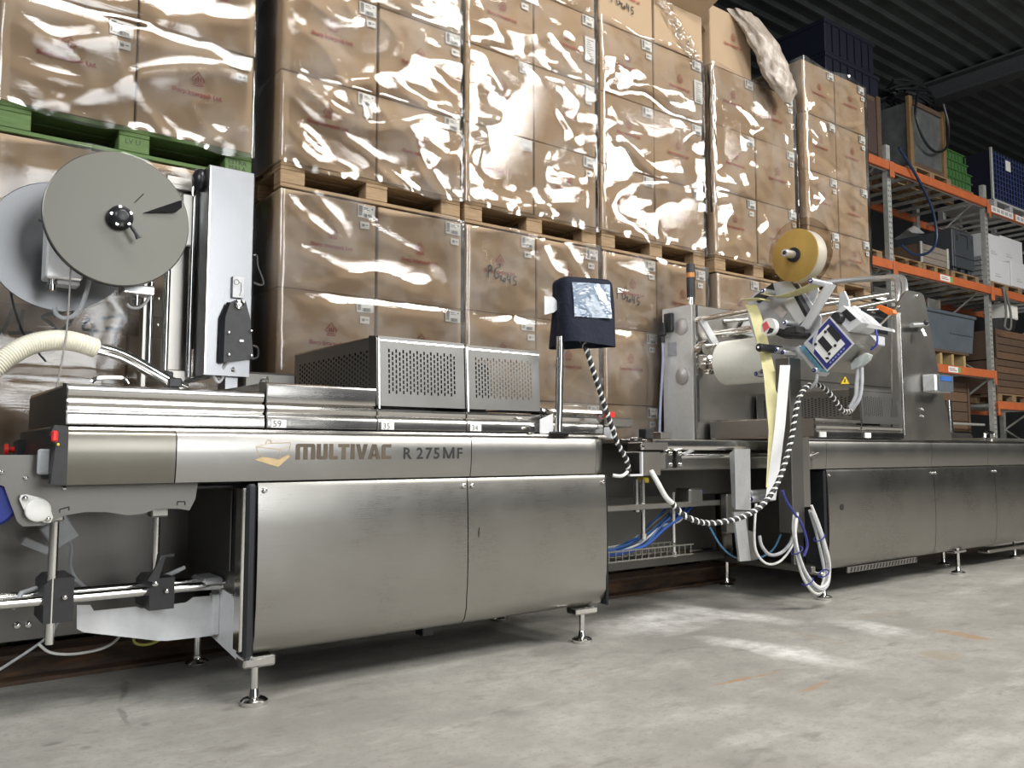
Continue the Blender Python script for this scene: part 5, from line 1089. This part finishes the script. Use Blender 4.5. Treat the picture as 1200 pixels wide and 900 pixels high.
for k in range(7):
    rr = random.Random(k+3); MB().tube([(12.55+rr.uniform(-.1,.1)+(.42+.03*k)*math.cos(a*.35), 6.36+.24*math.sin(a*.35), 6.31+.03*k+.05*math.sin(a*.7+k)) for a in range(18)], .022, 6, True).build('hose_turn', RUBBER, t)
MB().tube(smooth([(12.10,6.01,6.28),(11.95,5.99,5.9),(12.15,5.98,5.55),(12.5,5.98,5.44),(12.85,5.98,5.6),(12.95,5.99,5.95),(12.85,6.01,6.28)],6), .02, 8).build('hanging_loop', RUBBER, t)
dup(pal0, (13.5,6.10,5.0), 0, 'wooden pallet under the green crates on top rack level', 'pallets on the racking').scale = (.75,.9,.8)
for k in range(4):
    z0 = 5.118+k*.14; o_ = .03*(k % 2); x1 = 13.92-.12*max(0,k-1)
    c_ = thing('green_crate', 'green plastic crate on top rack level, %s of the stack of four' % ('lowest','second from bottom','third from bottom','topmost')[k], 'crate', (13.5,6.1,z0), group='green plastic crates')
    MB().box(13.08+o_,x1,6.12,6.62,z0,z0+.115,.008).build('crate_body', GREENP, c_); MB().box(13.06+o_,x1+.02,6.10,6.64,z0+.115,z0+.138,.006).build('rim', GREENP, c_)
    for j in range(6): MB().box(13.14+o_+j*.11,13.16+o_+j*.11,6.105,6.12,z0+.01,z0+.112).build('rib', GREENP, c_)
t = thing('mesh_box', 'dark blue folding mesh box on legs at right end of top rack level', 'crate', (15.3,6.05,4.94))
for x in (14.65, 15.25, 15.95):
    for y in (6.06, 6.9): MB().box(x-.05,x+.05,y,y+.1,4.936,5.10,.006).build('foot', plain('pale_grey_foot', (.40,.40,.40), .6) if False else GREYP, t)
MB().box(14.6,16.0,6.06,7.0,5.10,5.14,.005).build('base', GREYP, t); MB().box(14.62,16.0,6.12,6.98,5.14,5.98,.01).build('inner_liner', DKBLUE, t)
for k in range(10): MB().box(14.64,16.0,6.085,6.095,5.17+k*.085,5.178+k*.085).build('mesh_bar', plain('blue_mesh', (.06,.09,.25), .4) if k == 0 else D.materials['blue_mesh'], t)
for k in range(12): MB().box(14.66+k*.11,14.668+k*.11,6.075,6.085,5.16,5.98).build('mesh_bar', D.materials['blue_mesh'], t)
MB().box(14.60,14.64,6.07,6.11,5.12,6.02,.004).build('corner_post', GALV, t); MB().box(15.12,15.30,6.066,6.074,5.72,5.90,.002).build('white_tag', PAPER, t)
# middle level (beam top 3.575)
for x, l, k in ((10.45,'left',1),(11.72,'second',.72),(12.57,'third',.66),(13.5,'fourth',.75),(14.95,'right',1)): place_pallet(x, 6.08, 3.578, 'wooden pallet on the middle rack level, %s of the row' % {'left':'under the black sacks','second':'left of the wooden box','third':'under the wooden box','fourth':'under the dark grey cabinet','right':'under the white boxes'}[l]).scale = (k, 1, 1)
def lump(c, s, seed): 
    c = Vector(c); return lambda u, v: c+Vector((math.cos(6.2832*u)*math.sin(math.pi*v)*s[0], math.sin(6.2832*u)*math.sin(math.pi*v)*s[1], math.cos(math.pi*v)*s[2]))*(1+.22*noise.noise(Vector((math.cos(6.2832*u)*2,math.sin(6.2832*u)*2,v*5+seed)))+.08*noise.noise(Vector((math.cos(6.2832*u)*6,math.sin(6.2832*u)*6,v*14+seed))))
for k, (c_, s_) in enumerate((((10.5,6.45,3.93),(.46,.30,.17)),((10.52,6.45,4.24),(.44,.28,.13)))):
    solo(MB().grid(lump(c_, s_, k*3), 28, 18, True), 'black_sack', RUBBER, '%s black sack piled on the middle rack level' % ('lower','upper')[k], 'sack', (c_[0],c_[1],c_[2]-s_[2]), 'black sacks', ang=60)
t = thing('wooden_box', 'weathered wooden box with metal corners on the middle rack level', 'box', (12.55,6.1,3.724))
MB().box(12.15,12.98,6.10,6.8,3.73,4.02,.006).build('box_body', WOOD_D, t)
for k in range(3): MB().box(12.19,12.94,6.085,6.10,3.735+k*.095,3.825+k*.095,.003).build('plank', wood('grey_plank', (.22,.18,.15), (.33,.28,.24)) if k == 0 else D.materials['grey_plank'], t)
for x in (12.13, 12.93): MB().box(x,x+.05,6.075,6.10,3.724,4.04,.003).build('corner_post', GALV, t)
DGREY = plain('dark_grey_plastic', (.045,.052,.062), .5, 0, .08)
t = thing('plastic_cabinet', 'large dark grey plastic cabinet lying on the middle rack level', 'cabinet', (13.5,6.1,3.724))
MB().box(13.16,13.86,6.10,7.15,3.80,4.40,.012).build('cabinet_body', DGREY, t)
MB().box(13.19,13.83,6.085,6.10,3.98,4.38,.006).build('door_panel', DGREY, t); MB().box(13.19,13.83,6.085,6.10,3.80,3.97,.006).build('drawer_front', DGREY, t)
for x in (13.25, 13.74): MB().box(x,x+.04,6.075,6.085,4.22,4.31,.002).build('catch', BLACK, t)
MB().box(13.38,13.62,6.078,6.0845,4.325,4.335).box(13.61,13.62,6.078,6.0845,4.12,4.325).build('groove', BLACK, t)
for x in (13.2, 13.45, 13.7): MB().box(x,x+.12,6.12,7.1,3.724,3.80,.004).build('runner', DGREY, t)
SHT = NT('milky_sheet'); SHT.set(col=(.55,.55,.55), rough=.22, spec=.6, alpha=.85); SHT = SHT.mat
def shts(u, v):
    x = 12.45+1.35*u; y = 6.12+.8*v
    return (x, y, 4.41+.09*abs(noise.noise(Vector((u*5,v*4,0))))+.22*math.exp(-((u-.35)/.12)**2)*(1-v*.6)+.02)
mb = MB().grid(lambda u, v: (13.17+.66*u, 6.10+.95*v, 4.415+.06*abs(noise.noise(Vector((u*5,v*6,0))))+.20*math.exp(-((v-.75)/.14)**2)*math.exp(-((u-.3)/.3)**2)), 24, 24)
solo(mb, 'plastic_sheet', SHT, 'crumpled clear plastic sheet on top of the dark grey cabinet', 'plastic sheet', (13.5,6.55,4.41), ang=60, recalc=False)
solo(MB().tube(smooth([(11.30,5.92,5.22),(11.65,5.90,4.95),(12.05,5.88,4.55),(12.20,5.88,4.2),(12.15,5.88,3.95),(11.9,5.88,3.78),(11.55,5.9,3.72),(11.28,5.93,3.82)],6), .02, 8), 'hanging_hose', plain('deep_blue_hose', (.012,.03,.075), .4), 'thin dark blue hose hanging from the top beam', 'hose', (11.3,5.92,5.2))
WBX = plain('white_carton', (.66,.67,.69), .55, 0, .04)
for k, (x0, x1, z0, z1, y) in enumerate(((14.40,15.15,3.73,4.12,6.10),(15.16,15.95,3.73,4.17,6.08),(14.42,15.06,4.125,4.56,6.16),(15.1,15.95,4.175,4.62,6.2))):
    c_ = thing('white_box', 'white cardboard box on middle level right bay, %s' % ('lower left','lower right','upper left','upper right')[k], 'box', ((x0+x1)/2,y,z0), group='white boxes on the racking')
    MB().box(x0,x1,y,y+.6,z0,z1,.006).build('box_body', WBX, c_); MB().box(x0+.2,x0+.42,y-.003,y-.0005,z0+.10,z0+.115).box(x0+.2,x0+.36,y-.003,y-.0005,z0+.14,z0+.15).build('faint_print', GREYP, c_)
for k in range(5): solo(MB().box(14.24,14.40,6.15,6.7,3.73+k*.085,3.80+k*.085,.006), 'grey_tray', GREYP, 'thin grey tray, %s in the stack beside the white boxes' % ('lowest','second from bottom','middle','second from top','topmost')[k], 'tray', (14.32,6.4,3.73+k*.085), 'grey trays stacked by the white boxes')
# lower levels
t = thing('long_bin', 'long blue-grey plastic bin with lid on the third rack level', 'bin', (13.0,6.1,2.47))
BG = plain('blue_grey_plastic', (.095,.115,.135), .45, 0, .12, scale=5)
MB().prism([(12.0,2.47),(13.70,2.47),(13.82,3.02),(11.95,3.02)], 'y', 6.12, 6.95).build('bin_body', BG, t); MB().box(11.93,13.84,6.09,6.97,3.02,3.07,.01).build('lid', BG, t); MB().box(13.0,13.72,6.105,6.119,2.74,2.76).build('ledge', BG, t)
t = thing('timber_pallet', 'pale new timber skid under the long blue-grey bin', 'pallet', (13.0,6.1,2.218))
for x in (12.2, 12.62, 12.98, 13.36): MB().box(x,x+.07,6.10,6.9,2.24,2.42,.004).build('bearer', WOOD_Y, t)
MB().box(12.05,13.5,6.08,6.95,2.42,2.465,.004).build('top_deck', WOOD_D, t); MB().box(12.05,13.5,6.08,6.18,2.218,2.24,.003).build('bottom_board', WOOD_Y, t)
def plank_crate(x0, x1, z0, z1, n, label, y=6.1):
    t = thing('plank_crate', label, 'crate', ((x0+x1)/2,y,z0), group='brown plank crates')
    MB().box(x0+.02,x1-.02,y+.02,y+.75,z0,z1-.02).build('crate_body', WOOD_D, t); h_ = (z1-z0)/n
    for k in range(n): MB().box(x0,x1,y,y+.02,z0+k*h_+.006,z0+(k+1)*h_-.006,.003).build('plank', WOOD_D if k % 3 else wood('brown_plank%d' % k, (.13,.07,.04), (.22,.13,.075)), t)
    for x in (x0-.01, x1-.05): MB().box(x,x+.06,y-.02,y-.001,z0,z1,.003).build('corner_post', WOOD_D, t)
place_pallet(15.1, 6.10, 1.738, 'wooden pallet on the lowest beam under the plank crates')
plank_crate(14.42, 15.95, 1.884, 2.45, 5, 'brown plank crate, lower of two at right edge'); plank_crate(14.48, 15.95, 2.455, 2.95, 4, 'brown plank crate, upper of two at right edge')
solo(MB().lathe([(.32,0),(.38,.02),(.42,.20),(.40,.22)], (15.2,6.5,2.952), (0,0,1), 24), 'black_tub', BLACK, 'black tub standing on the upper plank crate', 'tub', (15.2,6.5,2.952))
place_pallet(12.9, 6.35, 1.10, 'dark wooden pallet low behind the upright steel plate')
plank_crate(11.7, 13.9, 1.25, 2.03, 5, 'dark brown plank crate low in the bay behind the steel plate', 6.3)
MB_ = MB().box(14.95,15.42,6.08,6.40,3.20,3.42,.01); t = thing('white_container', 'small ribbed white container under the middle beam at right', 'container', (15.2,6.1,3.172)); MB().box(14.98,15.45,6.12,6.45,3.176,3.43,.012).build('container_body', WHITEP, t)
for k in range(5): MB().box(15.02+k*.085,15.05+k*.085,6.108,6.12,3.19,3.40,.003).build('rib', WHITEP, t)
solo(MB().tube(smooth([(14.45,5.93,3.60),(14.5,5.92,3.2),(14.42,5.92,2.95),(14.62,5.92,2.93),(14.66,5.92,3.2),(14.52,5.93,3.58)],6), .018, 6), 'strap_loop', plain('grey_strap', (.16,.16,.15), .6), 'grey strap loop hanging from the middle beam by the right upright', 'strap', (14.5,5.93,3.5))

STREAK_GLOW = NT('glow_streak'); STREAK_GLOW.set(**{'Emission Color': (1,.98,.95,1), 'Emission Strength': 3.0}); STREAK_GLOW = STREAK_GLOW.mat
for k, (a, b) in enumerate((((11.95,6.75,3.28),(12.35,6.75,3.28)), ((13.62,6.75,3.22),(13.98,6.75,3.22)))):  # emissive bars added for streaks of light between slats
    t = thing('light_streak', 'glowing bar standing for light between slats under the middle rack level, %s one' % ('left','right')[k], 'light streak', a, group='added glowing streaks under the rack')
    MB().cyl(a, b, .016, 10).build('tube', STREAK_GLOW, t); MB().box(a[0]-.03,b[0]+.03,a[1]-.02,a[1]+.02,a[2]+.018,3.445,.004).build('streak_hanger', GALV, t)
